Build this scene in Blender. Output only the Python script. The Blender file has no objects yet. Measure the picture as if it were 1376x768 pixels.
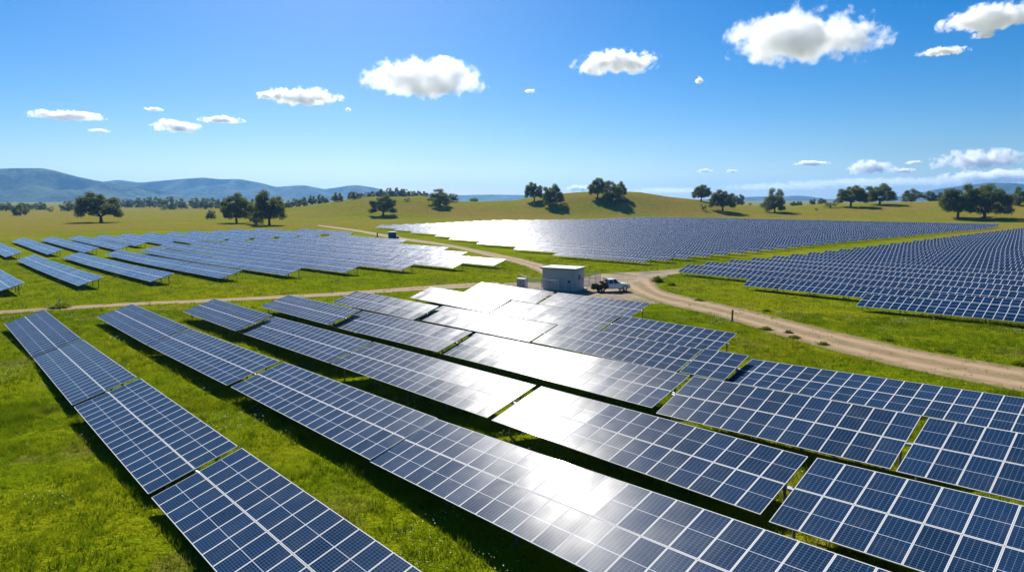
import bpy, bmesh, math, random
import numpy as np
from mathutils import Vector, Matrix, Euler

R = math.radians
sc = bpy.context.scene
COL = sc.collection

# ---------------------------------------------------------------- camera, sky, sun, exposure
CAM_H = 17.295
cam_data = bpy.data.cameras.new("camera")
cam_data.sensor_width = 36.0
cam_data.lens = 867.67/1376*36.0
cam_data.clip_start = 0.5
cam_data.clip_end = 60000.0
cam = bpy.data.objects.new("camera", cam_data)
COL.objects.link(cam)
cam.location = (0, 0, CAM_H)
cam.rotation_euler = (R(90-7.578), 0, 0)
sc.camera = cam

SUN_EL, SUN_AZ = 36.5, -14.5            # azimuth clockwise from +Y (straight ahead)
world = bpy.data.worlds.new("World")
sc.world = world
world.use_nodes = True
wn = world.node_tree
bg = wn.nodes["Background"]
sky = wn.nodes.new("ShaderNodeTexSky")
sky.sky_type = 'NISHITA'
sky.sun_disc = False
sky.sun_elevation = R(SUN_EL)
sky.sun_rotation = R(SUN_AZ)
sky.altitude = 600
sky.air_density = 1.0
sky.dust_density = 0.7
sky.ozone_density = 6.0
hs = wn.nodes.new("ShaderNodeHueSaturation")
hs.inputs["Saturation"].default_value = 1.42
hs.inputs["Hue"].default_value = 0.503
wn.links.new(sky.outputs[0], hs.inputs["Color"])
wn.links.new(hs.outputs[0], bg.inputs[0])
bg.inputs[1].default_value = 0.058

sun_dir = Vector((math.sin(R(SUN_AZ))*math.cos(R(SUN_EL)), math.cos(R(SUN_AZ))*math.cos(R(SUN_EL)), math.sin(R(SUN_EL))))
sl = bpy.data.lights.new("sun", 'SUN')
sl.energy = 5.0
sl.angle = R(0.53)
sl.color = (1.0, 0.95, 0.86)
sun = bpy.data.objects.new("sun", sl)
COL.objects.link(sun)
sun.rotation_euler = sun_dir.to_track_quat('Z', 'Y').to_euler()

sc.view_settings.view_transform = 'Standard'
sc.view_settings.look = 'None'
sc.view_settings.exposure = 0.76
sc.view_settings.gamma = 1.0
sc.cycles.volume_bounces = 24
sc.cycles.max_bounces = 26
sc.cycles.transparent_max_bounces = 16
sc.cycles.volume_max_steps = 512
sc.cycles.volume_step_rate = 0.6
sc.cycles.use_denoising = True

# ---------------------------------------------------------------- helpers
def tag(o, label=None, cat=None, group=None, kind=None):
    if label: o["label"] = label
    if cat: o["category"] = cat
    if group: o["group"] = group
    if kind: o["kind"] = kind
    return o

def link(name, mesh, parent=None):
    o = bpy.data.objects.new(name, mesh)
    COL.objects.link(o)
    if parent is not None: o.parent = parent
    return o

def empty(name, loc=(0, 0, 0), rz=0.0):
    o = bpy.data.objects.new(name, None)
    COL.objects.link(o)
    o.location = loc
    o.rotation_euler = (0, 0, rz)
    o.empty_display_size = 0.3
    return o

def np_mesh(name, verts, faces, mats, uv=None, mat_idx=None, smooth=False):
    """verts (n,3), faces (m,k) all the same k"""
    verts = np.asarray(verts, np.float32); faces = np.asarray(faces, np.int32)
    me = bpy.data.meshes.new(name)
    m, k = faces.shape
    me.vertices.add(len(verts)); me.vertices.foreach_set("co", verts.ravel())
    me.loops.add(m*k); me.loops.foreach_set("vertex_index", faces.ravel())
    me.polygons.add(m); me.polygons.foreach_set("loop_start", np.arange(0, m*k, k, dtype=np.int32))
    me.polygons.foreach_set("loop_total", np.full(m, k, np.int32))
    if mat_idx is not None: me.polygons.foreach_set("material_index", np.asarray(mat_idx, np.int32))
    for mt in (mats if isinstance(mats, (list, tuple)) else [mats]): me.materials.append(mt)
    if uv is not None:
        l = me.uv_layers.new(name="UVMap"); l.data.foreach_set("uv", np.asarray(uv, np.float32).ravel())
    me.update(calc_edges=True)
    me.polygons.foreach_set("use_smooth", np.full(m, bool(smooth)))
    return me

class MB:
    """collects boxes and tubes in one mesh"""
    def __init__(self): self.v = []; self.f = []; self.mi = []
    def add(self, vs, fs, mi=0):
        b = len(self.v); self.v += [tuple(x) for x in vs]; self.f += [tuple(i+b for i in f) for f in fs]; self.mi += [mi]*len(fs)
        return self
    def box(self, c, s, M=None, mi=0):
        x, y, z = s[0]/2, s[1]/2, s[2]/2
        vs = [Vector((c[0]+a*x, c[1]+b*y, c[2]+d*z)) for d in (-1, 1) for a, b in ((-1, -1), (1, -1), (1, 1), (-1, 1))]
        if M is not None: vs = [M @ v for v in vs]
        return self.add(vs, [(3, 2, 1, 0), (4, 5, 6, 7), (0, 1, 5, 4), (1, 2, 6, 5), (2, 3, 7, 6), (3, 0, 4, 7)], mi)
    def tube(self, a, b, r, n=8, r2=None, mi=0):
        a, b = Vector(a), Vector(b); r2 = r if r2 is None else r2
        q = (b-a).to_track_quat('Z', 'Y')
        vs = []
        for p, rr in ((a, r), (b, r2)):
            for i in range(n):
                t = 2*math.pi*i/n; vs.append(p+q @ Vector((rr*math.cos(t), rr*math.sin(t), 0)))
        fs = [(i, (i+1) % n, n+(i+1) % n, n+i) for i in range(n)]+[tuple(range(n-1, -1, -1)), tuple(range(n, 2*n))]
        return self.add(vs, fs, mi)
    def prism(self, poly, y0, y1, mi=0):
        """polygon in xz extruded along y"""
        n = len(poly)
        vs = [(x, y0, z) for x, z in poly]+[(x, y1, z) for x, z in poly]
        fs = [tuple(range(n)), tuple(range(2*n-1, n-1, -1))]+[((i+1) % n, i, n+i, n+(i+1) % n) for i in range(n)]
        return self.add(vs, fs, mi)
    def build(self, name, mats, parent=None, bevel=0.0, smooth=False):
        me = bpy.data.meshes.new(name)
        me.from_pydata([tuple(v) for v in self.v], [], self.f)
        for m in (mats if isinstance(mats, (list, tuple)) else [mats]): me.materials.append(m)
        me.polygons.foreach_set("material_index", self.mi)
        bm = bmesh.new(); bm.from_mesh(me)
        bmesh.ops.recalc_face_normals(bm, faces=bm.faces)
        if bevel: bmesh.ops.bevel(bm, geom=list(bm.edges), offset=bevel, segments=2, affect='EDGES', clamp_overlap=True)
        bm.to_mesh(me); bm.free()
        if smooth: me.polygons.foreach_set("use_smooth", np.ones(len(me.polygons), bool))
        me.update()
        return link(name, me, parent)

# ---------------------------------------------------------------- materials
def new_mat(name):
    m = bpy.data.materials.new(name); m.use_nodes = True
    nt = m.node_tree; return m, nt, nt.nodes["Principled BSDF"]
def N(nt, t, **kw):
    n = nt.nodes.new(t)
    for k, v in kw.items(): setattr(n, k, v)
    return n
def math_n(nt, op, a, b=None, c=None, clamp=False):
    n = nt.nodes.new("ShaderNodeMath"); n.operation = op; n.use_clamp = clamp
    for i, x in enumerate((a, b, c)):
        if x is None: continue
        if isinstance(x, (int, float)): n.inputs[i].default_value = x
        else: nt.links.new(x, n.inputs[i])
    return n.outputs[0]
def mix_c(nt, fac, a, b):
    n = nt.nodes.new("ShaderNodeMix"); n.data_type = 'RGBA'; n.clamp_factor = True
    for s, x in ((0, fac), (6, a), (7, b)):
        if isinstance(x, (int, float)): n.inputs[s].default_value = x if s == 0 else (x, x, x, 1)
        elif isinstance(x, tuple): n.inputs[s].default_value = (*x, 1) if len(x) == 3 else x
        else: nt.links.new(x, n.inputs[s])
    return n.outputs[2]
def noise(nt, vec, scale, detail=3.0, rough=0.55):
    n = nt.nodes.new("ShaderNodeTexNoise"); n.inputs["Scale"].default_value = scale
    n.inputs["Detail"].default_value = detail; n.inputs["Roughness"].default_value = rough
    if vec is not None: nt.links.new(vec, n.inputs["Vector"])
    return n.outputs["Fac"]
def ramp01(nt, x, lo, hi):
    n = nt.nodes.new("ShaderNodeMapRange"); n.interpolation_type = 'SMOOTHSTEP'
    n.inputs[1].default_value = lo; n.inputs[2].default_value = hi
    nt.links.new(x, n.inputs[0]); return n.outputs[0]
def pos(nt): return nt.nodes.new("ShaderNodeNewGeometry").outputs["Position"]

def simple(name, col, rough=0.6, metal=0.0, var=0.25, scale=3.0, spec=0.5):
    m, nt, p = new_mat(name)
    tc = nt.nodes.new("ShaderNodeTexCoord").outputs["Object"]
    f = noise(nt, tc, scale, 4)
    nt.links.new(mix_c(nt, f, tuple(c*(1-var) for c in col), tuple(min(1, c*(1+var)) for c in col)), p.inputs["Base Color"])
    p.inputs["Roughness"].default_value = rough; p.inputs["Metallic"].default_value = metal
    p.inputs["Specular IOR Level"].default_value = spec
    return m

def mat_ground():
    m, nt, p = new_mat("meadow_grass")
    P = pos(nt)
    sep = N(nt, "ShaderNodeSeparateXYZ"); nt.links.new(P, sep.inputs[0])
    n1 = noise(nt, P, 0.035, 4); n2 = noise(nt, P, 0.25, 4); n3 = noise(nt, P, 2.2, 4, 0.65); n4 = noise(nt, P, 0.009, 4)
    lush = mix_c(nt, ramp01(nt, n2, .35, .65), (0.108, 0.162, 0.003), (0.172, 0.212, 0.004))
    lush = mix_c(nt, ramp01(nt, n1, .42, .68), lush, (0.215, 0.222, 0.006))
    lush = mix_c(nt, math_n(nt, 'MULTIPLY', ramp01(nt, noise(nt, P, .11, 5, .6), .56, .70), .6), lush, (0.165, 0.125, 0.040))
    lush = mix_c(nt, ramp01(nt, n3, .58, .74), lush, (0.062, 0.098, 0.003))
    dry = mix_c(nt, ramp01(nt, math_n(nt, 'ADD', math_n(nt, 'MULTIPLY', n4, .6), math_n(nt, 'MULTIPLY', n1, .4)), .42, .56), (0.200, 0.145, 0.034), (0.140, 0.165, 0.012))
    dry = mix_c(nt, math_n(nt, 'MULTIPLY', ramp01(nt, n1, .48, .62), .8), dry, (0.23, 0.14, 0.045))
    dry = mix_c(nt, ramp01(nt, n2, .3, .8), dry, (0.25, 0.205, 0.032))
    dry = mix_c(nt, math_n(nt, 'MULTIPLY', ramp01(nt, n3, .5, .75), .5), dry, (0.085, 0.085, 0.015))
    # long straw-coloured bands lying across the far pasture
    mp = N(nt, "ShaderNodeMapping"); mp.inputs["Scale"].default_value = (0.0022, 0.016, 0.0)
    nt.links.new(P, mp.inputs[0])
    band = noise(nt, mp.outputs[0], 1.0, 4, 0.6)
    r = N(nt, "ShaderNodeVectorMath", operation='LENGTH'); nt.links.new(P, r.inputs[0])
    far = ramp01(nt, math_n(nt, 'ADD', r.outputs["Value"], math_n(nt, 'MULTIPLY', n4, 120.0)), 340.0, 560.0)
    dryf = math_n(nt, 'MULTIPLY', far, ramp01(nt, band, .32, .54))
    col = mix_c(nt, dryf, lush, dry)
    df = nt.nodes.new("ShaderNodeBsdfDiffuse"); nt.links.new(col, df.inputs[0])
    nt.links.new(df.outputs[0], nt.nodes["Material Output"].inputs[0]); p = df
    b = N(nt, "ShaderNodeBump"); b.inputs["Strength"].default_value = 0.9; b.inputs["Distance"].default_value = 0.35
    nt.links.new(math_n(nt, 'ADD', n3, math_n(nt, 'MULTIPLY', noise(nt, P, 9, 3), .5)), b.inputs["Height"])
    nt.links.new(b.outputs[0], p.inputs["Normal"])
    return m

def mat_road():
    m, nt, p = new_mat("dry_dirt_track")
    P = pos(nt); tc = nt.nodes.new("ShaderNodeUVMap").outputs[0]
    sep = N(nt, "ShaderNodeSeparateXYZ"); nt.links.new(tc, sep.inputs[0])
    v = sep.outputs[1]
    n1 = noise(nt, P, 0.5, 5, .65); n2 = noise(nt, P, 6, 4, .7)
    c = mix_c(nt, ramp01(nt, n1, .3, .7), (0.20, 0.13, 0.066), (0.31, 0.215, 0.125))
    c = mix_c(nt, ramp01(nt, n2, .5, .75), c, (0.17, 0.125, 0.075))
    # two worn wheel tracks, paler than the crown between them
    w = math_n(nt, 'ABSOLUTE', math_n(nt, 'SUBTRACT', math_n(nt, 'ABSOLUTE', math_n(nt, 'SUBTRACT', v, .5)), .22))
    tr = math_n(nt, 'SUBTRACT', 1.0, ramp01(nt, math_n(nt, 'ADD', w, math_n(nt, 'MULTIPLY', math_n(nt, 'SUBTRACT', n1, .5), .15)), .03, .13))
    c = mix_c(nt, math_n(nt, 'MULTIPLY', tr, .6), c, (0.40, 0.29, 0.17))
    e = math_n(nt, 'ABSOLUTE', math_n(nt, 'SUBTRACT', v, .5))
    g = ramp01(nt, math_n(nt, 'ADD', e, math_n(nt, 'MULTIPLY', math_n(nt, 'SUBTRACT', noise(nt, P, 1.1, 5, .7), .5), .7)), .34, .50)
    cs = math_n(nt, 'SUBTRACT', 1.0, ramp01(nt, math_n(nt, 'ADD', e, math_n(nt, 'MULTIPLY', math_n(nt, 'SUBTRACT', noise(nt, P, .9, 5, .7), .5), .3)), .0, .10))
    c = mix_c(nt, math_n(nt, 'MULTIPLY', cs, .45), c, (0.15, 0.135, 0.045))
    c = mix_c(nt, math_n(nt, 'MULTIPLY', g, .85), c, (0.125, 0.130, 0.015))
    nt.links.new(c, p.inputs["Base Color"]); p.inputs["Roughness"].default_value = .95; p.inputs["Specular IOR Level"].default_value = .15
    b = N(nt, "ShaderNodeBump"); b.inputs["Strength"].default_value = .6; b.inputs["Distance"].default_value = .08
    nt.links.new(n2, b.inputs["Height"]); nt.links.new(b.outputs[0], p.inputs["Normal"])
    return m

def mat_yard():
    m, nt, p = new_mat("grey_gravel_yard")
    P = pos(nt)
    n1 = noise(nt, P, 0.18, 5, .6); n2 = noise(nt, P, 5, 5, .75)
    c = mix_c(nt, ramp01(nt, n1, .35, .65), (0.14, 0.115, 0.078), (0.33, 0.25, 0.155))
    c = mix_c(nt, ramp01(nt, n2, .5, .7), c, (0.12, 0.105, 0.08))
    nt.links.new(c, p.inputs["Base Color"]); p.inputs["Roughness"].default_value = .95; p.inputs["Specular IOR Level"].default_value = .15
    b = N(nt, "ShaderNodeBump"); b.inputs["Strength"].default_value = .7; b.inputs["Distance"].default_value = .06
    nt.links.new(n2, b.inputs["Height"]); nt.links.new(b.outputs[0], p.inputs["Normal"])
    return m

def mat_panel(cells):
    """one UV unit = one module; aluminium frame, glass over dark blue cells"""
    m, nt, p = new_mat("solar_glass_with_cells" if cells else "solar_glass")
    uv = nt.nodes.new("ShaderNodeUVMap").outputs[0]
    sep = N(nt, "ShaderNodeSeparateXYZ"); nt.links.new(uv, sep.inputs[0])
    fu = math_n(nt, 'FRACT', sep.outputs[0]); fv = math_n(nt, 'FRACT', sep.outputs[1])
    du = math_n(nt, 'MULTIPLY', math_n(nt, 'MINIMUM', fu, math_n(nt, 'SUBTRACT', 1.0, fu)), 1.1)
    dv = math_n(nt, 'MULTIPLY', math_n(nt, 'MINIMUM', fv, math_n(nt, 'SUBTRACT', 1.0, fv)), 2.1)
    d = math_n(nt, 'MINIMUM', du, dv)
    frame = math_n(nt, 'LESS_THAN', d, 0.028 if cells else 0.036)
    mid = math_n(nt, 'LESS_THAN', math_n(nt, 'ABSOLUTE', math_n(nt, 'SUBTRACT', fv, .5)), .0055)
    P = pos(nt)
    iu = math_n(nt, 'FLOOR', sep.outputs[0]); iv = math_n(nt, 'FLOOR', sep.outputs[1])
    cmb = N(nt, "ShaderNodeCombineXYZ"); nt.links.new(iu, cmb.inputs[0]); nt.links.new(iv, cmb.inputs[1])
    oi = nt.nodes.new("ShaderNodeObjectInfo"); nt.links.new(oi.outputs["Random"], cmb.inputs[2])
    wn_ = N(nt, "ShaderNodeTexWhiteNoise", noise_dimensions='3D'); nt.links.new(cmb.outputs[0], wn_.inputs[0])
    rnd = wn_.outputs["Value"]
    cell = mix_c(nt, rnd, (0.002, 0.018, 0.055), (0.005, 0.028, 0.082))
    if cells:
        cu = math_n(nt, 'ABSOLUTE', math_n(nt, 'SUBTRACT', math_n(nt, 'FRACT', math_n(nt, 'MULTIPLY', fu, 6.0)), .5))
        cv = math_n(nt, 'ABSOLUTE', math_n(nt, 'SUBTRACT', math_n(nt, 'FRACT', math_n(nt, 'MULTIPLY', fv, 20.0)), .5))
        gl = math_n(nt, 'GREATER_THAN', math_n(nt, 'MAXIMUM', cu, cv), .458)
        bu = math_n(nt, 'ABSOLUTE', math_n(nt, 'SUBTRACT', math_n(nt, 'FRACT', math_n(nt, 'MULTIPLY', fu, 30.0)), .5))
        bus = math_n(nt, 'GREATER_THAN', bu, .44)
        cell = mix_c(nt, math_n(nt, 'MULTIPLY', bus, .25), cell, (0.06, 0.115, 0.18))
        cell = mix_c(nt, math_n(nt, 'MULTIPLY', gl, .7), cell, (0.14, 0.21, 0.30))
    cell = mix_c(nt, mid, cell, (0.50, 0.55, 0.62))
    dust = noise(nt, P, 0.9, 5, .65)
    cell = mix_c(nt, math_n(nt, 'MULTIPLY', ramp01(nt, dust, .45, .8), .06), cell, (0.30, 0.26, 0.20))
    col = mix_c(nt, frame, cell, (0.66, 0.66, 0.66))
    nt.links.new(col, p.inputs["Base Color"])
    ro = math_n(nt, 'ADD', math_n(nt, 'MULTIPLY', dust, .12), math_n(nt, 'ADD', .22 if cells else .13, math_n(nt, 'MULTIPLY', rnd, .03)))
    nt.links.new(mix_c(nt, frame, ro, 0.55), p.inputs["Roughness"])
    p.inputs["IOR"].default_value = 1.5
    p.inputs["Specular IOR Level"].default_value = 0.025 if cells else 0.12
    p.inputs["Coat Weight"].default_value = .05 if cells else .0
    nt.links.new(math_n(nt, 'ADD', .05, math_n(nt, 'MULTIPLY', dust, .07)), p.inputs["Coat Roughness"])
    p.inputs["Coat IOR"].default_value = 1.5
    # modules never lie perfectly flush: a fraction of a degree of tilt each, plus slightly wavy glass
    g = nt.nodes.new("ShaderNodeNewGeometry")
    v1 = N(nt, "ShaderNodeVectorMath", operation='SUBTRACT'); nt.links.new(wn_.outputs["Color"], v1.inputs[0]); v1.inputs[1].default_value = (.5, .5, .5)
    v2 = N(nt, "ShaderNodeVectorMath", operation='SCALE'); nt.links.new(v1.outputs[0], v2.inputs[0]); v2.inputs["Scale"].default_value = .034
    nz = N(nt, "ShaderNodeTexNoise"); nz.inputs["Scale"].default_value = .8; nz.inputs["Detail"].default_value = 3; nt.links.new(P, nz.inputs["Vector"])
    v3 = N(nt, "ShaderNodeVectorMath", operation='SUBTRACT'); nt.links.new(nz.outputs["Color"], v3.inputs[0]); v3.inputs[1].default_value = (.5, .5, .5)
    v4 = N(nt, "ShaderNodeVectorMath", operation='SCALE'); nt.links.new(v3.outputs[0], v4.inputs[0]); v4.inputs["Scale"].default_value = .05
    a1 = N(nt, "ShaderNodeVectorMath", operation='ADD'); nt.links.new(v2.outputs[0], a1.inputs[0]); nt.links.new(v4.outputs[0], a1.inputs[1])
    a2 = N(nt, "ShaderNodeVectorMath", operation='ADD'); nt.links.new(a1.outputs[0], a2.inputs[0]); nt.links.new(g.outputs["Normal"], a2.inputs[1])
    nn = N(nt, "ShaderNodeVectorMath", operation='NORMALIZE'); nt.links.new(a2.outputs[0], nn.inputs[0])
    nt.links.new(nn.outputs[0], p.inputs["Normal"])
    return m

def mat_leaf(name, c1, c2, trans=0.35):
    m, nt, p = new_mat(name)
    g = nt.nodes.new("ShaderNodeNewGeometry")
    oi = nt.nodes.new("ShaderNodeObjectInfo")
    r = g.outputs["Random Per Island"]
    f = math_n(nt, 'FRACT', math_n(nt, 'ADD', r, math_n(nt, 'MULTIPLY', oi.outputs["Random"], .35)))
    c = mix_c(nt, r, c1, c2)
    c = mix_c(nt, math_n(nt, 'MULTIPLY', oi.outputs["Random"], .35), c, tuple(.5*(a+b)*1.25 for a, b in zip(c1, c2)))
    nt.links.new(c, p.inputs["Base Color"]); p.inputs["Roughness"].default_value = .6; p.inputs["Specular IOR Level"].default_value = .08
    t = nt.nodes.new("ShaderNodeBsdfTranslucent"); nt.links.new(c, t.inputs[0])
    mx = nt.nodes.new("ShaderNodeMixShader"); mx.inputs[0].default_value = trans
    nt.links.new(p.outputs[0], mx.inputs[1]); nt.links.new(t.outputs[0], mx.inputs[2])
    nt.links.new(mx.outputs[0], nt.nodes["Material Output"].inputs[0])
    return m

def mat_mountain(name, c1, c2, c3, s):
    m, nt, p = new_mat(name)
    P = pos(nt)
    n1 = noise(nt, P, .0022*s, 5, .6); n2 = noise(nt, P, .014*s, 6, .75); n3 = noise(nt, P, .006*s, 4, .6)
    c = mix_c(nt, ramp01(nt, math_n(nt, 'ADD', math_n(nt, 'MULTIPLY', n2, .6), math_n(nt, 'MULTIPLY', noise(nt, P, .0045*s, 4, .6), .4)), .42, .56), c1, c2)
    c = mix_c(nt, math_n(nt, 'MULTIPLY', ramp01(nt, n3, .62, .70), ramp01(nt, n1, .5, .62)), c, c3)
    nt.links.new(c, p.inputs["Base Color"]); p.inputs["Roughness"].default_value = 1; p.inputs["Specular IOR Level"].default_value = .05
    b = N(nt, "ShaderNodeBump"); b.inputs["Strength"].default_value = 1; b.inputs["Distance"].default_value = 20/s
    nt.links.new(n2, b.inputs["Height"]); nt.links.new(b.outputs[0], p.inputs["Normal"])
    return m

M = dict(
    ground=mat_ground(), road=mat_road(), yard=mat_yard(), panel=mat_panel(True), panel_far=mat_panel(False),
    alu=simple("brushed_aluminium", (.62, .62, .61), .6, .2, .08), steel=simple("galvanised_steel", (.42, .44, .45), .5, .7, .15),
    dark_steel=simple("weathered_steel", (.16, .165, .17), .6, .5, .2),
    leaf=mat_leaf("oak_leaves", (.050, .078, .008), (.185, .205, .024), .58), leaf_far=mat_leaf("distant_leaves", (.045, .070, .010), (.150, .170, .022), .5),
    weed=mat_leaf("weed_leaves", (.09, .13, .006), (.20, .22, .012), .45),
    bark=simple("oak_bark", (.075, .058, .042), .9, 0, .35, 2),
)

# ---------------------------------------------------------------- terrain and layout data (metres)
HAZE = True
CLOUD_ON = True
HC = (3.604, 0.901, -3.547, 0.81, -2.284, 2.776)
CREST = np.array([(-900,289),(300,289),(340,283.5),(387,281),(400,277.5),(430,274.5),(460,269.5),(488,265),(545,264),(566,262.5),(585,266),(600,269),(616,270.5),(640,271),(690,270),(704,267.5),(730,264),(758,260.5),(775,259),(792,258.2),(830,258),(860,259),(897,264),(931,268),(960,272),(992,276),(1040,278),(1060,277.5),(1105,274),(1160,272.5),(1230,271),(1260,270),(1376,267.5),(1700,264)], float)
def terrain(x, y):
    x = np.asarray(x, float); y = np.asarray(y, float)
    X = (x-10)/60; Y = (y-40)/60
    e = np.exp(-(X*X+Y*Y)/2)
    z = e*(HC[0]+HC[1]*X+HC[2]*Y+HC[3]*X*X+HC[4]*X*Y+HC[5]*Y*Y)
    z = z-1.7*np.exp(-((x+5)**2+(y-8)**2)/128.0)
    r = np.hypot(x, y)
    u = 688+875*x/np.maximum(y, 1.0)
    py = np.interp(u, CREST[:,0], CREST[:,1])
    D = 780+50*np.sin(u/170)
    zc = np.maximum(CAM_H+(268.6-py)/867*D, 0.0)
    t = np.clip((r-590)/(D-590), 0, 1); up = t*t*(3-2*t)
    t2 = np.clip((r-D-30)/900, 0, 1); dn = 1-0.8*t2*t2*(3-2*t2)
    hill = zc*up*dn*(y > 100)
    w = np.clip((r-560)/200, 0, 1)
    rough = w*(0.45*np.sin(x/37+1.3*np.sin(y/61))+0.35*np.sin(y/29+x/53)+0.2*np.sin(x/13+y/17))
    return z+hill+rough*np.clip(zc/14, 0, 1)
FG = [
    (1, 0, -61.14, 76.5, -46.49, 21.53, 16.66, 2.52, 2.29), (1, 1, -45.81, 60.31, -48.09, 23.05, 16.84, 2.35, 3.26),
    (1, 2, -29.46, 41.96, -47.48, 19.03, 16.22, 3.53, 4.03), (1, 3, -16.11, 27.33, -46.84, 19.0, 16.54, 4.14, 4.45),
    (2, 0, -52.42, 80.28, -47.06, 23.64, 16.42, 2.69, 2.96), (2, 1, -36.07, 62.71, -47.29, 21.9, 15.43, 2.98, 3.66),
    (2, 2, -20.74, 46.22, -48.94, 20.9, 16.26, 3.65, 4.6), (2, 3, -7.04, 30.45, -49.95, 25.0, 17.09, 4.52, 6.35),
    (3, 0, -42.56, 82.27, -47.22, 18.74, 16.83, 3.04, 3.28), (3, 1, -30.05, 69.61, -48.66, 22.2, 16.59, 2.96, 3.75),
    (3, 2, -14.98, 52.06, -48.11, 20.22, 16.38, 3.92, 4.48), (3, 3, -1.21, 36.2, -48.69, 16.51, 16.98, 4.62, 5.15),
    (3, 4, 9.53, 22.62, -49.15, 20.0, 18.89, 5.47, 6.79), (4, 0, -34.38, 86.99, -48.2, 20.52, 16.41, 2.9, 3.34),
    (4, 1, -20.73, 72.82, -48.22, 21.0, 17.27, 2.98, 3.69), (4, 2, -6.45, 57.4, -50.26, 23.78, 18.75, 3.49, 4.4),
    (4, 3, 8.53, 36.94, -48.81, 12.64, 21.06, 4.79, 5.44), (4, 4, 16.55, 26.55, -49.89, 20.0, 20.62, 5.72, 6.98),
    (5, 0, -25.65, 90.82, -44.47, 19.04, 16.81, 2.88, 2.83), (5, 1, -11.81, 78.63, -47.46, 20.02, 16.81, 2.7, 3.1),
    (5, 2, 1.95, 62.54, -45.39, 16.18, 16.81, 3.4, 3.45), (5, 3, 13.41, 50.43, -45.44, 3.84, 16.81, 3.65, 3.73),
    (5, 4, 16.41, 48.18, -47.68, 22.0, 14.14, 3.53, 4.52), (6, 0, -15.4, 96.1, -44.4, 17.2, 17.4, 2.75, 2.53),
    (6, 1, -2.97, 83.97, -47.07, 18.45, 16.81, 2.51, 2.88), (6, 2, 9.75, 69.12, -46.05, 13.54, 16.81, 3.1, 3.11),
    (7, 0, -7.8, 102.8, -43.0, 15.4, 17.4, 2.62, 2.45), (7, 1, 3.76, 92.16, -49.36, 16.88, 17.41, 2.43, 2.88),
]
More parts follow.
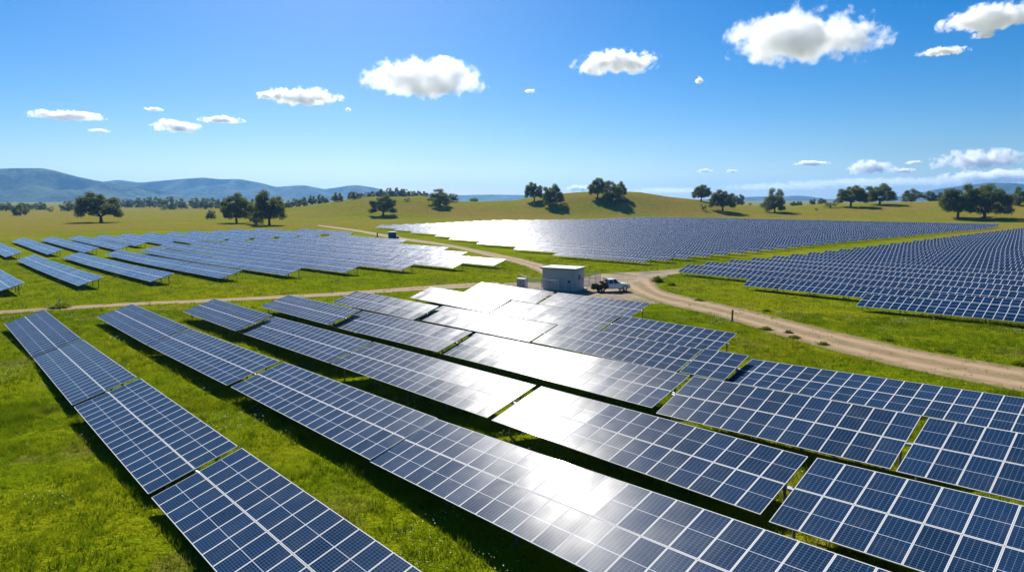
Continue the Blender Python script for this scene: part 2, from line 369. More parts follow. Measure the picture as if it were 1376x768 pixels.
TREES = [
    (-322.0, 508.3, 22.3, 31.6, 'o'), (-209.0, 492.2, 21.6, 23.2, 'o'), (-167.8, 448.3, 22.7, 23.1, 'o'), (-184.6, 468.7, 18.4, 12.1, 'b'),
    (-271.9, 586.8, 8.1, 9.4, 'b'), (-122.3, 616.8, 19.2, 26.4, 'o'), (-76.0, 684.8, 17.4, 26.4, 'b'), (-68.1, 744.9, 8.6, 16.0, 'b'),
    (23.9, 696.6, 19.3, 19.4, 'o'), (41.6, 660.7, 21.3, 22.7, 'o'), (43.7, 658.5, 7.6, 24.0, 's'), (88.8, 676.2, 20.3, 20.3, 'o'),
    (100.1, 658.4, 21.2, 22.6, 'b'), (110.8, 673.9, 16.3, 15.9, 'o'), (103.3, 654.9, 8.3, 28.1, 's'), (206.3, 710.7, 17.2, 19.8, 'o'),
    (207.1, 639.2, 19.9, 24.7, 'o'), (329.3, 944.2, 15.2, 18.2, 'b'), (186.8, 635.0, 6.6, 8.2, 's'), (259.3, 641.5, 22.9, 22.7, 'b'),
    (340.3, 653.7, 20.3, 28.0, 'o'), (377.7, 668.7, 20.8, 30.1, 'o'), (321.0, 655.6, 6.8, 16.9, 's'), (523.0, 852.3, 16.7, 25.6, 'b'),
    (367.9, 535.6, 26.5, 28.7, 'o'), (382.5, 525.3, 26.0, 32.7, 'o'), (582.9, 812.5, 18.7, 20.9, 'o'), (455.9, 585.4, 16.2, 15.1, 'b'),
    (458.3, 603.7, 7.0, 10.4, 'b'), (-550.7, 728.0, 13.4, 16.4, 'b'), (-658.8, 927.8, 8.6, 9.9, 's'), (-674.1, 987.8, 15.9, 21.2, 'b'),
    (-824.0, 1135.4, 13.1, 24.3, 'b'), (-940.9, 1415.8, 14.7, 21.2, 'b'), (-794.9, 1020.9, 12.9, 28.5, 'b'), (-882.7, 1179.1, 12.2, 27.8, 'b'),
    (-706.4, 1056.5, 6.1, 22.6, 's'), (-868.7, 1461.3, 18.5, 21.9, 'b'), (-858.8, 1467.1, 18.6, 18.9, 'b'), (-844.9, 1475.2, 22.1, 28.5, 'b'),
    (-815.3, 1463.1, 23.6, 28.2, 'b'), (-811.6, 1493.7, 24.1, 22.4, 'b'), (-621.0, 1179.4, 23.1, 27.8, 'b'), (-623.4, 1226.6, 19.8, 23.7, 'b'),
    (-587.5, 1094.1, 6.3, 11.7, 's'), (-649.0, 1334.4, 21.5, 28.6, 'b'), (-577.2, 1226.9, 21.2, 26.3, 'b'), (-607.6, 1334.0, 21.5, 25.7, 'b'),
    (-685.2, 1555.7, 21.5, 26.7, 'b'), (-324.7, 945.8, 10.9, 14.2, 'b'), (-290.0, 874.1, 11.1, 13.1, 'b'), (-258.0, 805.6, 11.1, 12.1, 'b'),
    (-277.8, 906.4, 12.5, 13.6, 'b'), (-281.9, 959.4, 14.4, 12.3, 'b'), (-274.7, 961.5, 8.9, 10.3, 'b'), (-202.5, 757.4, 10.5, 14.6, 'b'),
    (-240.5, 970.6, 13.4, 9.4, 'b'), (-181.0, 754.6, 7.8, 14.6, 'b'), (-172.2, 757.7, 6.1, 9.7, 's'), (-212.0, 977.3, 11.3, 14.7, 'b'),
    (-198.0, 980.2, 14.7, 16.8, 'b'), (-185.1, 982.7, 15.9, 16.9, 'b'), (-170.9, 985.3, 15.9, 16.9, 'b'), (-161.1, 986.9, 13.6, 14.8, 'b'),
    (-150.1, 988.6, 10.3, 14.8, 'b'), (-141.2, 989.9, 10.3, 10.6, 'b'), (-132.4, 991.2, 10.3, 12.7, 'b'), (-113.4, 703.9, 4.1, 9.1, 's'),
    (-58.2, 998.3, 6.9, 15.0, 'b'), (396.8, 917.9, 6.3, 9.8, 'b'), (403.8, 914.8, 6.3, 9.8, 'b'), (419.3, 907.8, 8.4, 9.7, 'b'),
    (429.4, 903.1, 8.3, 11.6, 'b'), (296.0, 632.1, 2.9, 4.1, 's'), (539.7, 841.9, 13.6, 16.2, 'b'), (549.7, 835.3, 11.6, 16.1, 'b'),
    (290.1, 792.6, 3.7, 5.1, 's'), (357.8, 933.8, 4.3, 8.0, 's'),
]
TREE_LABELS = [
    ('big lone round oak on the pasture at far left', 'oak_tree', 'tree', 'oaks standing in the pasture'),
    ('spreading oak with a small bush at its left, beside a taller oak', 'oak_tree', 'tree', 'oaks standing in the pasture'),
    ("tallest oak right behind the left field's panels", 'oak_tree', 'tree', 'oaks standing in the pasture'),
    ("narrow bushy tree tucked against the tallest oak's left side", 'oak_tree', 'tree', 'oaks standing in the pasture'),
    ('little round bush left of the pair of oaks', 'bush', 'bush', None),
    ('lone dark oak on the slope above the blue container', 'oak_tree', 'tree', 'oaks standing in the pasture'),
    ("bushy dark tree on the left hill's crest end", 'bushy_tree', 'tree', None),
    ('low shrubby growth right of the hill-crest bushy tree', 'bush', 'bush', None),
    ('slender airy oak at the left of the middle hill pair', 'oak_tree', 'tree', 'oaks on the middle hill'),
    ('rounder oak at the right of the middle hill pair', 'oak_tree', 'tree', 'oaks on the middle hill'),
    ('dark underbrush at the foot of the middle hill pair', 'bush', 'bush', None),
    ('tall airy oak on the very top of the middle hill', 'oak_tree', 'tree', 'oaks on the middle hill'),
    ('dense bushy tree between two airy oaks on the hilltop', 'bushy_tree', 'tree', 'oaks on the middle hill'),
    ('airy oak at the right of the hilltop clump', 'oak_tree', 'tree', 'oaks on the middle hill'),
    ('wide dark underbrush below the hilltop oaks', 'bush', 'bush', None),
    ('airy oak against the sky at the right end of the middle hill', 'oak_tree', 'tree', 'oaks behind the large field'),
    ("rounded oak just behind the large field's back edge", 'oak_tree', 'tree', 'oaks behind the large field'),
    ('smaller bushy tree half hidden behind the rounded oak', 'bushy_tree', 'tree', 'oaks behind the large field'),
    ('small dark bush left of the rounded oak behind the large field', 'bush', 'bush', None),
    ('upright bushy tree standing alone before the distant blue ridge', 'bushy_tree', 'tree', 'oaks behind the large field'),
    ('broad oak at the left of the pair on the right slope', 'oak_tree', 'tree', 'oaks on the right slope'),
    ('broad oak at the right of the pair on the right slope', 'oak_tree', 'tree', 'oaks on the right slope'),
    ("low hedge-like bush left of the right slope's oak pair", 'bush', 'bush', None),
    ("bushy tree on the skyline right of the right slope's oak pair", 'bushy_tree', 'tree', 'trees on the right skyline'),
    ('large oak nearest the right field, left of its twin', 'oak_tree', 'tree', 'oaks beside the right field'),
    ('largest wide oak nearest the right field, right of its twin', 'oak_tree', 'tree', 'oaks beside the right field'),
    ('oak top showing behind the two large right-hand oaks', 'oak_tree', 'tree', 'oaks beside the right field'),
    ("bushy tree cut by the picture's right edge", 'bushy_tree', 'tree', 'trees on the right skyline'),
    ('small bush between the large right oak and the edge tree', 'bush', 'bush', None),
    ('round grey brown tree alone on the far left pasture', 'bushy_tree', 'tree', 'distant trees along the hills'),
    ('tiny round bush on the pasture right of the grey brown tree', 'bush', 'bush', None),
    ('dark tree just left of the big lone oak', 'bushy_tree', 'tree', 'distant trees along the hills'),
    ("dark tree in the wood's edge at the far left hill foot, second in", 'bushy_tree', 'tree', 'distant trees along the hills'),
    ("bushy tree right behind the big lone oak's crown", 'bushy_tree', 'tree', 'distant trees along the hills'),
    ('leftmost dark tree at the foot of the wooded hills', 'bushy_tree', 'tree', 'distant trees along the hills'),
    ('dark tree hidden behind the grey brown pasture tree', 'bushy_tree', 'tree', 'distant trees along the hills'),
    ('light green brush beside the dark tree near the lone oak', 'bush', 'bush', None),
    ('first far tree right of the big lone oak', 'bushy_tree', 'tree', 'distant trees along the hills'),
    ('second far tree right of the big lone oak', 'bushy_tree', 'tree', 'distant trees along the hills'),
    ('third far tree right of the big lone oak', 'bushy_tree', 'tree', 'distant trees along the hills'),
    ('darkest round tree of the clump right of the lone oak', 'bushy_tree', 'tree', 'distant trees along the hills'),
    ('fourth far tree, behind the darkest round one', 'bushy_tree', 'tree', 'distant trees along the hills'),
    ('big tree right of the darkest round one in the far clump', 'bushy_tree', 'tree', 'distant trees along the hills'),
    ('second big tree right of the darkest round one', 'bushy_tree', 'tree', 'distant trees along the hills'),
    ("low brush in front of the far clump's big trees", 'bush', 'bush', None),
    ('tree right of centre in the far clump below the pale hillside', 'bushy_tree', 'tree', 'distant trees along the hills'),
    ('taller tree in the far clump left of the small round bush', 'bushy_tree', 'tree', 'distant trees along the hills'),
    ('tree behind the small round bush by the oaks', 'bushy_tree', 'tree', 'distant trees along the hills'),
    ('last clump tree, peeping out left of the oak pair', 'bushy_tree', 'tree', 'distant trees along the hills'),
    ('first tree of the wooded line climbing the left hill', 'bushy_tree', 'tree', 'distant trees along the hills'),
    ('second tree of the wooded line climbing the left hill', 'bushy_tree', 'tree', 'distant trees along the hills'),
    ('third tree of the wooded line climbing the left hill', 'bushy_tree', 'tree', 'distant trees along the hills'),
    ('fourth tree of the wooded line climbing the left hill', 'bushy_tree', 'tree', 'distant trees along the hills'),
    ('fifth tree of the wooded line climbing the left hill', 'bushy_tree', 'tree', 'distant trees along the hills'),
    ('sixth, uppermost tree of the line climbing the left hill', 'bushy_tree', 'tree', 'distant trees along the hills'),
    ("round grey bush-like tree at the start of the left hill's crest", 'bushy_tree', 'tree', 'distant trees along the hills'),
    ("tree standing up taller behind the left hill's crest start", 'bushy_tree', 'tree', 'distant trees along the hills'),
    ('low dark tree on the crest right of the round grey one', 'bushy_tree', 'tree', 'distant trees along the hills'),
    ("small scrub on the left hill's crest", 'bush', 'bush', None),
    ("first tree of the dense row on the left hill's crest", 'bushy_tree', 'tree', 'distant trees along the hills'),
    ("second tree of the dense row on the left hill's crest", 'bushy_tree', 'tree', 'distant trees along the hills'),
    ("third tree of the dense row on the left hill's crest", 'bushy_tree', 'tree', 'distant trees along the hills'),
    ("fourth tree of the dense row on the left hill's crest", 'bushy_tree', 'tree', 'distant trees along the hills'),
    ("fifth tree of the dense row on the left hill's crest", 'bushy_tree', 'tree', 'distant trees along the hills'),
    ("sixth tree of the dense row on the left hill's crest", 'bushy_tree', 'tree', 'distant trees along the hills'),
    ("seventh tree of the dense row on the left hill's crest", 'bushy_tree', 'tree', 'distant trees along the hills'),
    ("last tree of the dense row, beside the crest's bushy tree", 'bushy_tree', 'tree', 'distant trees along the hills'),
    ('small pale bush on the left hill above the lone slope oak', 'bush', 'bush', None),
    ('small solitary tree on the saddle left of the middle hill', 'bushy_tree', 'tree', 'distant trees along the hills'),
    ('tiny far tree in the gap right of the upright bushy tree', 'bushy_tree', 'tree', 'distant trees along the hills'),
    ('second tiny far tree in the same gap before the blue ridge', 'bushy_tree', 'tree', 'distant trees along the hills'),
    ("far tree on the skyline left of the right slope's oaks", 'bushy_tree', 'tree', 'distant trees along the hills'),
    ("far tree touching the right slope's left oak", 'bushy_tree', 'tree', 'distant trees along the hills'),
    ('tiny dark bush in the grass below the right slope', 'bush', 'bush', None),
    ('tree left of the large right oaks on the skyline', 'bushy_tree', 'tree', 'distant trees along the hills'),
    ("tree partly behind the large right oak's left side", 'bushy_tree', 'tree', 'distant trees along the hills'),
    ('tiny bush right of the rounded oak behind the panels', 'bush', 'bush', None),
    ('second tiny bush right of the rounded oak behind the panels', 'bush', 'bush', None),
]
CLOUDS = [
    (-4438, 6605, 842, 350, 60), (-3605, 7100, 787, 267, 83), (-3194, 7284, 882, 249, 51), (-4225, 6757, 716, 101, 23), (-3773, 6991, 959, 101, 28),
    (-2092, 6605, 1018, 428, 109), (-2406, 6496, 1023, 89, 48), (-901, 6839, 1209, 678, 242), (185, 6908, 1132, 65, 28),
    (1056, 6785, 1375, 468, 153), (1868, 6644, 1190, 48, 40), (2531, 5832, 1371, 697, 307), (3679, 5182, 1380, 360, 127),
    (3716, 5796, 1280, 210, 48), (3660, 5221, 1280, 90, 37), (6008, 13177, 737, 351, 67), (4089, 13898, 621, 167, 50), (4617, 13732, 614, 117, 50),
    (6933, 12721, 612, 468, 167), (7411, 12451, 558, 234, 67), (7564, 12352, 706, 167, 50), (8364, 11824, 703, 769, 217),
    (-1901, 7702, 1050, 46, 28), (12899, 22567, 592, 4045, 195), (15482, 20877, 713, 1798, 270), (9914, 24031, 467, 2397, 180),
    (6110, 25270, 348, 1798, 150), (2653, 25861, 443, 539, 180),
]
CLOUD_LABELS = [
    'flat white cloud at far left of the sky', 'small puffy domed cloud low at the left', 'small flat cloud right of the low domed one',
    'tiny cloud wisp under the far left flat cloud', 'tiny faint wisp above the low domed cloud', 'medium puffy cloud left of the big central cloud',
    'little puff at the left of the medium cloud', 'big domed cloud with grey belly above the left hill crest',
    'tiny puff right of the big domed cloud', 'ragged white cloud above the hilltop oaks', 'tiny puff right of the ragged cloud',
    'largest bright cloud, high right of centre', 'white cloud at the top right corner', 'thin flat cloud below and left of the corner cloud',
    'small wisp just below the corner cloud', "thin low cloud over the right slope's left end",
    'tiny low cloud above the airy oak on the right hill end', 'tiny low puff between the two low clouds',
    'low mound-shaped cloud above the right slope oaks', 'faint scrap beside the low mound-shaped cloud',
    'small flat cloud right of the mound-shaped cloud', 'wide low puffy cloud above the large right oaks',
    'tiny scrap beneath the medium puffy cloud', 'long pale cloud bank over the right horizon', 'cloud bank behind the large right oaks',
    'pale cloud bank over the valley gap', 'faint cloud bank right of the hilltop', 'faint small cloud bank left of the hilltop oaks',
]

# ---------------------------------------------------------------- ground
def build_ground():
    rad = np.concatenate([[0.0], np.geomspace(3.0, 12500.0, 336)])
    th = np.concatenate([np.linspace(-50, 50, 620, endpoint=False), np.linspace(50, 310, 130, endpoint=False)])
    th = np.radians(th)
    nr, nt_ = len(rad), len(th)
    xx = rad[:, None]*np.sin(th)[None]; yy = rad[:, None]*np.cos(th)[None]
    zz = terrain(xx, yy)
    v = np.stack([xx, yy, zz], -1).reshape(-1, 3)
    i = np.arange(nr-1)[:, None]*nt_; j = np.arange(nt_)[None]; j2 = (j+1) % nt_
    f = np.stack([i+j, i+j2, i+nt_+j2, i+nt_+j], -1).reshape(-1, 4)[:, ::-1]
    o = link("ground", np_mesh("ground", v, f, M["ground"], smooth=True))
    tag(o, "green and straw coloured meadow under the solar field", kind="structure")
build_ground()

def resample(pts, step):
    P = np.array(pts, float)
    # smooth (Chaikin) then resample by index parameter
    for _ in range(3):
        Q = [P[0]]
        for a, b in zip(P[:-1], P[1:]): Q += [.75*a+.25*b, .25*a+.75*b]
        P = np.array(Q+[P[-1]])
    d = np.concatenate([[0], np.cumsum(np.hypot(*np.diff(P, axis=0).T))])
    n = max(2, int(d[-1]/step)); t = np.linspace(0, d[-1], n)
    return np.stack([np.interp(t, d, P[:, 0]), np.interp(t, d, P[:, 1])], -1), n

def strip(name, left, right, lift, mat, label, across=8, wob=.35):
    A, n = resample(left, 1.0); B, _ = resample(right, 1.0)
    t = np.linspace(0, 1, n)
    B = np.stack([np.interp(t, np.linspace(0, 1, len(B)), B[:, k]) for k in (0, 1)], -1)
    rng = np.random.default_rng(5)
    def wobble(k):
        w = np.zeros(n)
        for f_, a in ((.11, .5), (.31, .35), (.83, .3)): w += a*np.sin(np.arange(n)*f_*2+rng.uniform(0, 6))
        return w*wob
    wA, wB = wobble(0), wobble(1)
    dirn = (B-A)/np.maximum(np.linalg.norm(B-A, axis=1), .1)[:, None]
    A = A-dirn*wA[:, None]; B = B+dirn*wB[:, None]
    s = np.linspace(0, 1, across+1)
    XY = A[:, None]*(1-s)[None, :, None]+B[:, None]*s[None, :, None]
    Z = terrain(XY[..., 0], XY[..., 1])+lift
    v = np.concatenate([XY, Z[..., None]], -1).reshape(-1, 3)
    w = across+1
    i = np.arange(n-1)[:, None]*w; j = np.arange(across)[None]
    f = np.stack([i+j, i+j+1, i+w+j+1, i+w+j], -1).reshape(-1, 4)
    U = np.repeat(np.arange(n)[:, None]/4.0, w, 1); V = np.repeat(s[None], n, 0)
    uvv = np.stack([U, V], -1).reshape(-1, 2)
    me = np_mesh(name, v, f, mat, uv=uvv[f.ravel()], smooth=True)
    if me.polygons[0].normal.z < 0: me.flip_normals()
    o = link(name, me); tag(o, label, kind="structure"); return o

YARD = [(-6.5, 116.5), (0.3, 123.5), (6.0, 121), (15.7, 134), (19.8, 142.3), (29.0, 146), (43.0, 158.1), (41.3, 150.5), (31.8, 136), (27.4, 122.7), (26.5, 112.9), (28.6, 101.4), (21.7, 97.5), (15.9, 102.5), (8.8, 104.0), (1.5, 109.0)]
ROADS = dict(
    far=([(-135, 452), (-90.9, 382), (-48.5, 294.6), (-26.2, 258.5), (-9.6, 218.0), (2.6, 185.5), (8.8, 162.4), (11, 150), (14, 132)],
         [(-131, 436), (-85.5, 358), (-50.3, 283.4), (-24.5, 243), (-9.8, 202), (1.3, 166.6), (4.5, 151.6), (6, 140), (9, 124)]),
    right=([(30, 135), (27.4, 122.7), (26.5, 112.9), (29.6, 105.5), (33.2, 95.6), (35.9, 87), (37.7, 77.9), (39.6, 69.8), (40.9, 62.9), (42.7, 59.1), (44.8, 55.1), (49, 47.5), (55, 37)],
           [(19, 118), (20.8, 106), (22.8, 97.5), (26.0, 91.0), (28.7, 82.8), (30.0, 72.9), (31.4, 65.2), (32.8, 58.2), (34.3, 52.8), (35.7, 49.2), (37.4, 45.7), (40.5, 40), (45, 31)]),
    left=([(-110, 82), (-74.0, 91.4), (-69.0, 93.6), (-62.6, 96.1), (-56.5, 98.2), (-48.4, 99.6), (-40.9, 102.0), (-30.6, 106.2), (-21.8, 111.6), (-12.1, 118.4), (-3, 123.5)],
          [(-106, 78.5), (-71.3, 88.1), (-67.0, 90.4), (-60.8, 92.6), (-54.9, 95.0), (-47.2, 96.2), (-39.6, 98.6), (-29.4, 102.2), (-20.3, 106.9), (-11.0, 112.0), (-1, 116)]),
)
strip("dirt_road", *ROADS["right"], .035, M["road"], "pale dirt road curving down to the right of the near panels", 10, .18)
strip("dirt_road", *ROADS["far"], .035, M["road"], "narrow dirt track running back between the two far solar fields", 6, .25)
strip("dirt_road", *ROADS["left"], .030, M["road"], "narrow grassy dirt track behind the near solar rows", 6, .25)

def build_yard():
    P, n = resample(YARD+[YARD[0]], 1.2)
    c = P.mean(0)
    s = np.linspace(0, 1, 14)
    ang = np.arange(n)
    wob = 1+.03*np.sin(ang*.9)+.025*np.sin(ang*2.3+1)
    XY = c+(P-c)[:, None]*wob[:, None, None]*s[None, :, None]
    Z = terrain(XY[..., 0], XY[..., 1])+.022
    v = np.concatenate([XY, Z[..., None]], -1).reshape(-1, 3); w = 14
    i = np.arange(n-1)[:, None]*w; j = np.arange(w-1)[None]
    f = np.stack([i+j, i+j+1, i+w+j+1, i+w+j], -1).reshape(-1, 4)
    me = np_mesh("gravel_yard", v, f, M["yard"], smooth=True)
    if sum(p.normal.z for p in me.polygons) < 0: me.flip_normals()
    o = link("gravel_yard", me)
    tag(o, "grey brown gravel yard around the concrete cabin", kind="structure")
build_yard()

# ---------------------------------------------------------------- far mountains
def mountain(name, crest, D, depth, mat, label, seed, amp=.06):
    c = np.array(crest, float)
    u = np.linspace(c[0, 0], c[-1, 0], 700)
    py = np.interp(u, c[:, 0], c[:, 1])
    k = np.hanning(15); k /= k.sum(); py = np.convolve(np.pad(py, 7, 'edge'), k, 'valid')
    zc = CAM_H+(268.6-py)/867.7*D
    rng = np.random.default_rng(seed)
    fine = np.zeros(700)
    for _ in range(50):
        fine += np.sin(u*rng.uniform(.3, 2.4)+rng.uniform(0, 6))*.16
    fine2 = np.stack([np.convolve(np.pad(rng.normal(size=700), 2, 'wrap'), [.2, .6, .2], 'same')[2:-2] for _ in range(60)], 1)
    fine2 = (fine2+np.roll(fine2, 1, 1)+np.roll(fine2, -1, 1))*.7
    rr = np.linspace(-depth, depth*.7, 60)
    t = rr/depth
    prof = np.where(t < 0, 1-np.abs(t)**1.15, 1-(t/.72)**2)
    az = np.arctan((u-688)/875)
    rad = D+rr[None]+60*np.sin(u/40+seed)[:, None]
    x = rad*np.sin(az)[:, None]; y = rad*np.cos(az)[:, None]
    spur = np.zeros_like(x)
    for _ in range(26):
        a, b, ph = rng.uniform(-1, 1), rng.uniform(-.6, .6), rng.uniform(0, 6)
        fr = rng.uniform(.003, .014)*7000/D
        spur += np.sin((x*a+y*b)*fr*2+ph)/(1+fr*120)
    spur *= amp*4*(1-np.abs(t))[None]*np.clip(np.abs(t)*6, 0, 1)[None]
    z = zc[:, None]*np.clip(np.minimum(prof[None]+spur*.55-.04*np.clip(np.abs(t)*8, 0, 1)[None], 1-.25*np.abs(t)[None]), 0, None)-2
    n, w = 700, 60
    v = np.stack([x, y, z], -1).reshape(-1, 3)
    i = np.arange(n-1)[:, None]*w; j = np.arange(w-1)[None]
    f = np.stack([i+j, i+w+j, i+w+j+1, i+j+1], -1).reshape(-1, 4)
    me = np_mesh(name, v, f, mat, smooth=True)
    if sum(p.normal.z for p in me.polygons) < 0: me.flip_normals()
    tag(link(name, me), label, kind="structure")
m1 = mat_mountain("wooded_slope", (.004, .014, .007), (.075, .105, .036), (.28, .21, .11), 1.0)
m2 = mat_mountain("far_wooded_slope", (.007, .018, .010), (.065, .085, .034), (.2, .16, .09), .7)
mountain("hills", [(-260, 244), (-120, 237), (0, 236), (25, 235), (60, 234.5), (78, 237), (105, 242.5), (130, 246.5), (165, 251), (200, 256), (240, 261), (280, 266), (330, 271), (380, 276)], 7000, 850, m1, "dark wooded hills rising behind the pasture", 3)
mountain("hills", [(90, 262), (130, 249), (160, 245.5), (190, 248.5), (215, 246.5), (250, 243.5), (275, 241.8), (325, 243), (350, 247), (372, 252), (398, 250.2), (412, 250), (436, 254.5), (470, 250), (481, 249.5), (505, 252.5), (520, 257), (560, 264), (620, 270)], 8800, 900, m2, "long blue wooded ridge beyond the pasture", 5)
mountain("hills", [(430, 262), (560, 262.5), (613, 262.3), (660, 261.3), (705, 262), (740, 263.5), (800, 268), (900, 269), (960, 267), (1000, 264.8), (1025, 264), (1040, 265.5), (1068, 263), (1085, 264), (1110, 267.5), (1180, 267.5), (1225, 262), (1260, 256), (1300, 252), (1330, 249.8), (1365, 251), (1420, 256), (1560, 262)], 10400, 800, m2, "hazy blue ridge on the horizon", 8)

# ---------------------------------------------------------------- solar tables
W = 4.25
ORD = ["zeroth", "first", "second", "third", "fourth", "fifth", "sixth", "seventh", "eighth", "ninth", "tenth", "eleventh", "twelfth", "thirteenth", "fourteenth", "fifteenth", "sixteenth", "seventeenth", "eighteenth", "nineteenth", "twentieth",
       "twenty-first", "twenty-second", "twenty-third", "twenty-fourth", "twenty-fifth", "twenty-sixth", "twenty-seventh", "twenty-eighth", "twenty-ninth", "thirtieth", "thirty-first", "thirty-second", "thirty-third", "thirty-fourth", "thirty-fifth", "thirty-sixth", "thirty-seventh", "thirty-eighth", "thirty-ninth", "fortieth"]

def panel_mesh(pw, pl, mat):
    """a framed module: raised aluminium rim (in the glass shader's frame zone) and a glass face 4 mm lower"""
    b, t, e, g = -.040, 0.0, .030, -.005
    o = [(0, 0), (pw, 0), (pw, pl), (0, pl)]
    i = [(e, e), (pw-e, e), (pw-e, pl-e), (e, pl-e)]
    v = [(x, y, b) for x, y in o]+[(x, y, t) for x, y in o]+[(x, y, t) for x, y in i]+[(x, y, g) for x, y in i]
    f = [(3, 2, 1, 0)]+[(k, (k+1) % 4, 4+(k+1) % 4, 4+k) for k in range(4)]
    f += [(4+k, 4+(k+1) % 4, 8+(k+1) % 4, 8+k) for k in range(4)]+[(8+k, 8+(k+1) % 4, 12+(k+1) % 4, 12+k) for k in range(4)]
    f += [(12, 13, 14, 15)]
    uv = []
    for fi, q in enumerate(f):
        for k in q:
            x, y, _ = v[k]
            uv.append((x/pw*.9999, y/pl*.9999) if fi == len(f)-1 else (0.001, 0.001))
    return np_mesh("solar_panel", v, f, mat, uv=uv)

def frame_of(ax, ay, yaw, L, tilt, zA, zB):
    d = Vector((math.cos(yaw), math.sin(yaw), (zB-zA)/L)); Lr = d.length*L; d.normalize()
    h = Vector((-math.sin(yaw), math.cos(yaw), 0))
    u = h*math.cos(tilt)+Vector((0, 0, math.sin(tilt))); u = (u-d*u.dot(d)).normalized()
    n = d.cross(u).normalized()
    return Vector((ax, ay, zA)), d, u, n, Lr

def tz(p): return float(terrain(p.x, p.y))

def solar_table(ax, ay, yaw, L, tilt, zA, zB, label, group, detail, far_mat=False, legs='each', leg_gap=4.6):
    A, d, u, n, Lr = frame_of(ax, ay, yaw, L, tilt, zA, zB)
    mid = A+d*(Lr/2)+u*(W/2)
    base = Vector((mid.x, mid.y, tz(mid)))
    root = empty("solar_table", base)
    tag(root, label, "solar table", group)
    A = A-base                                             # local coordinates from here on
    Mx = Matrix((d, u, n)).transposed().to_4x4()
    nc = max(1, round(Lr/1.1)); pw = Lr/nc; pl = (W-.02)/2
    if detail:
        me = panel_mesh(pw-.012, pl-.006, M["panel_far"] if far_mat else M["panel"])
        for r in range(2):
            for k in range(nc):
                p = link("solar_panel", me, root)
                p.matrix_local = Matrix.Translation(A+d*(k*pw+.006)+u*(r*(pl+.02)+.003)) @ Mx
    else:
        v, f, uv = [], [], []
        for r in range(2):
            b = len(v); s0 = r*(pl+.02)
            q = [A+u*s0, A+d*Lr+u*s0, A+d*Lr+u*(s0+pl), A+u*(s0+pl)]
            v += [x-n*.04 for x in q]+q
            f += [(b+3, b+2, b+1, b)]+[(b+k, b+(k+1) % 4, b+4+(k+1) % 4, b+4+k) for k in range(4)]+[(b+4, b+5, b+6, b+7)]
            uv += [(.001, .001)]*20+[(0, r), (nc, r), (nc, r+1), (0, r+1)]
        link("panel_surface", np_mesh("panel_surface", v, f, M["panel_far"], uv=uv), root)
    # structure under the glass: two rails, a torque tube with its ends showing, posts down to the meadow
    mb = MB()
    for s in (.22, .78):
        p0, p1 = A+u*(W*s)-n*.085+d*.1, A+u*(W*s)-n*.085+d*(Lr-.1)
        c = (p0+p1)/2
        mb.box((0, 0, 0), (Lr-.2, .07, .08), Matrix.Translation(c) @ Mx)
    ks = max(2, round(Lr/leg_gap)+1)
    posts = []
    for k in range(ks):
        s = .55+(Lr-1.1)*k/(ks-1)
        for v_ in (.22, .78):
            top = A+d*s+u*(W*v_)-n*.12
            wpt = top+base; bot = Vector((top.x, top.y, tz(wpt)-base.z-.15))
            posts.append((bot, top))
        a, b = A+d*s+u*(W*.06)-n*.15, A+d*s+u*(W*.94)-n*.15
        mb.tube(a, b, .035, 4)
    if legs == 'each':
        mb.build("rail_frame", M["dark_steel"], root)
        for bot, top in posts:
            MB().box((bot+top)/2, (.11, .09, (top-bot).length), None).build("leg", M["dark_steel"], root)
        MB().tube(A+u*(W*.5)-n*.13-d*.28, A+u*(W*.5)-n*.13+d*(Lr+.28), .075, 10).build("torque_tube", M["steel"], root)
    else:
        for bot, top in posts: mb.box((bot+top)/2, (.11, .09, (top-bot).length), None)
        mb.build("support_frame", M["dark_steel"], root)
    return root

# near block
FG_G = "large near solar tables in front of the cabin"
for (row, k, ax, ay, yaw, L, tilt, zA, zB) in FG:
    nrow = {1: "nearest row at lower left", 2: "second near row from lower left", 3: "third near row from lower left", 4: "fourth near row from lower left", 5: "fifth near row, third short of the cabin", 6: "sixth near row, second short of the cabin", 7: "last near row, beside the cabin"}[row]
    lbl = f"{ORD[k+1]} table from the track end of the {nrow}"
    if row == 2 and k >= 2: lbl = f"{'far' if k == 2 else 'near'} half of the very long table in the second near row from lower left"
    solar_table(ax, ay, R(yaw), L, R(tilt), zA, zB, lbl, FG_G, True)

YAW = R(-46.8)
DV = Vector((math.cos(YAW), math.sin(YAW))); NV = Vector((-DV.y, DV.x))
def row_table(s, a0, a1, tilt, label, group, detail=False, legs='merged', clear=.8):
    p0 = DV*a0+NV*s; p1 = DV*a1+NV*s
    q0 = p0+NV*2; q1 = p1+NV*2
    z0 = float(terrain(q0.x, q0.y))+clear; z1 = float(terrain(q1.x, q1.y))+clear
    return solar_table(p0.x, p0.y, YAW, a1-a0, tilt, z0, z1, label, group, detail, True, legs, 5.5)

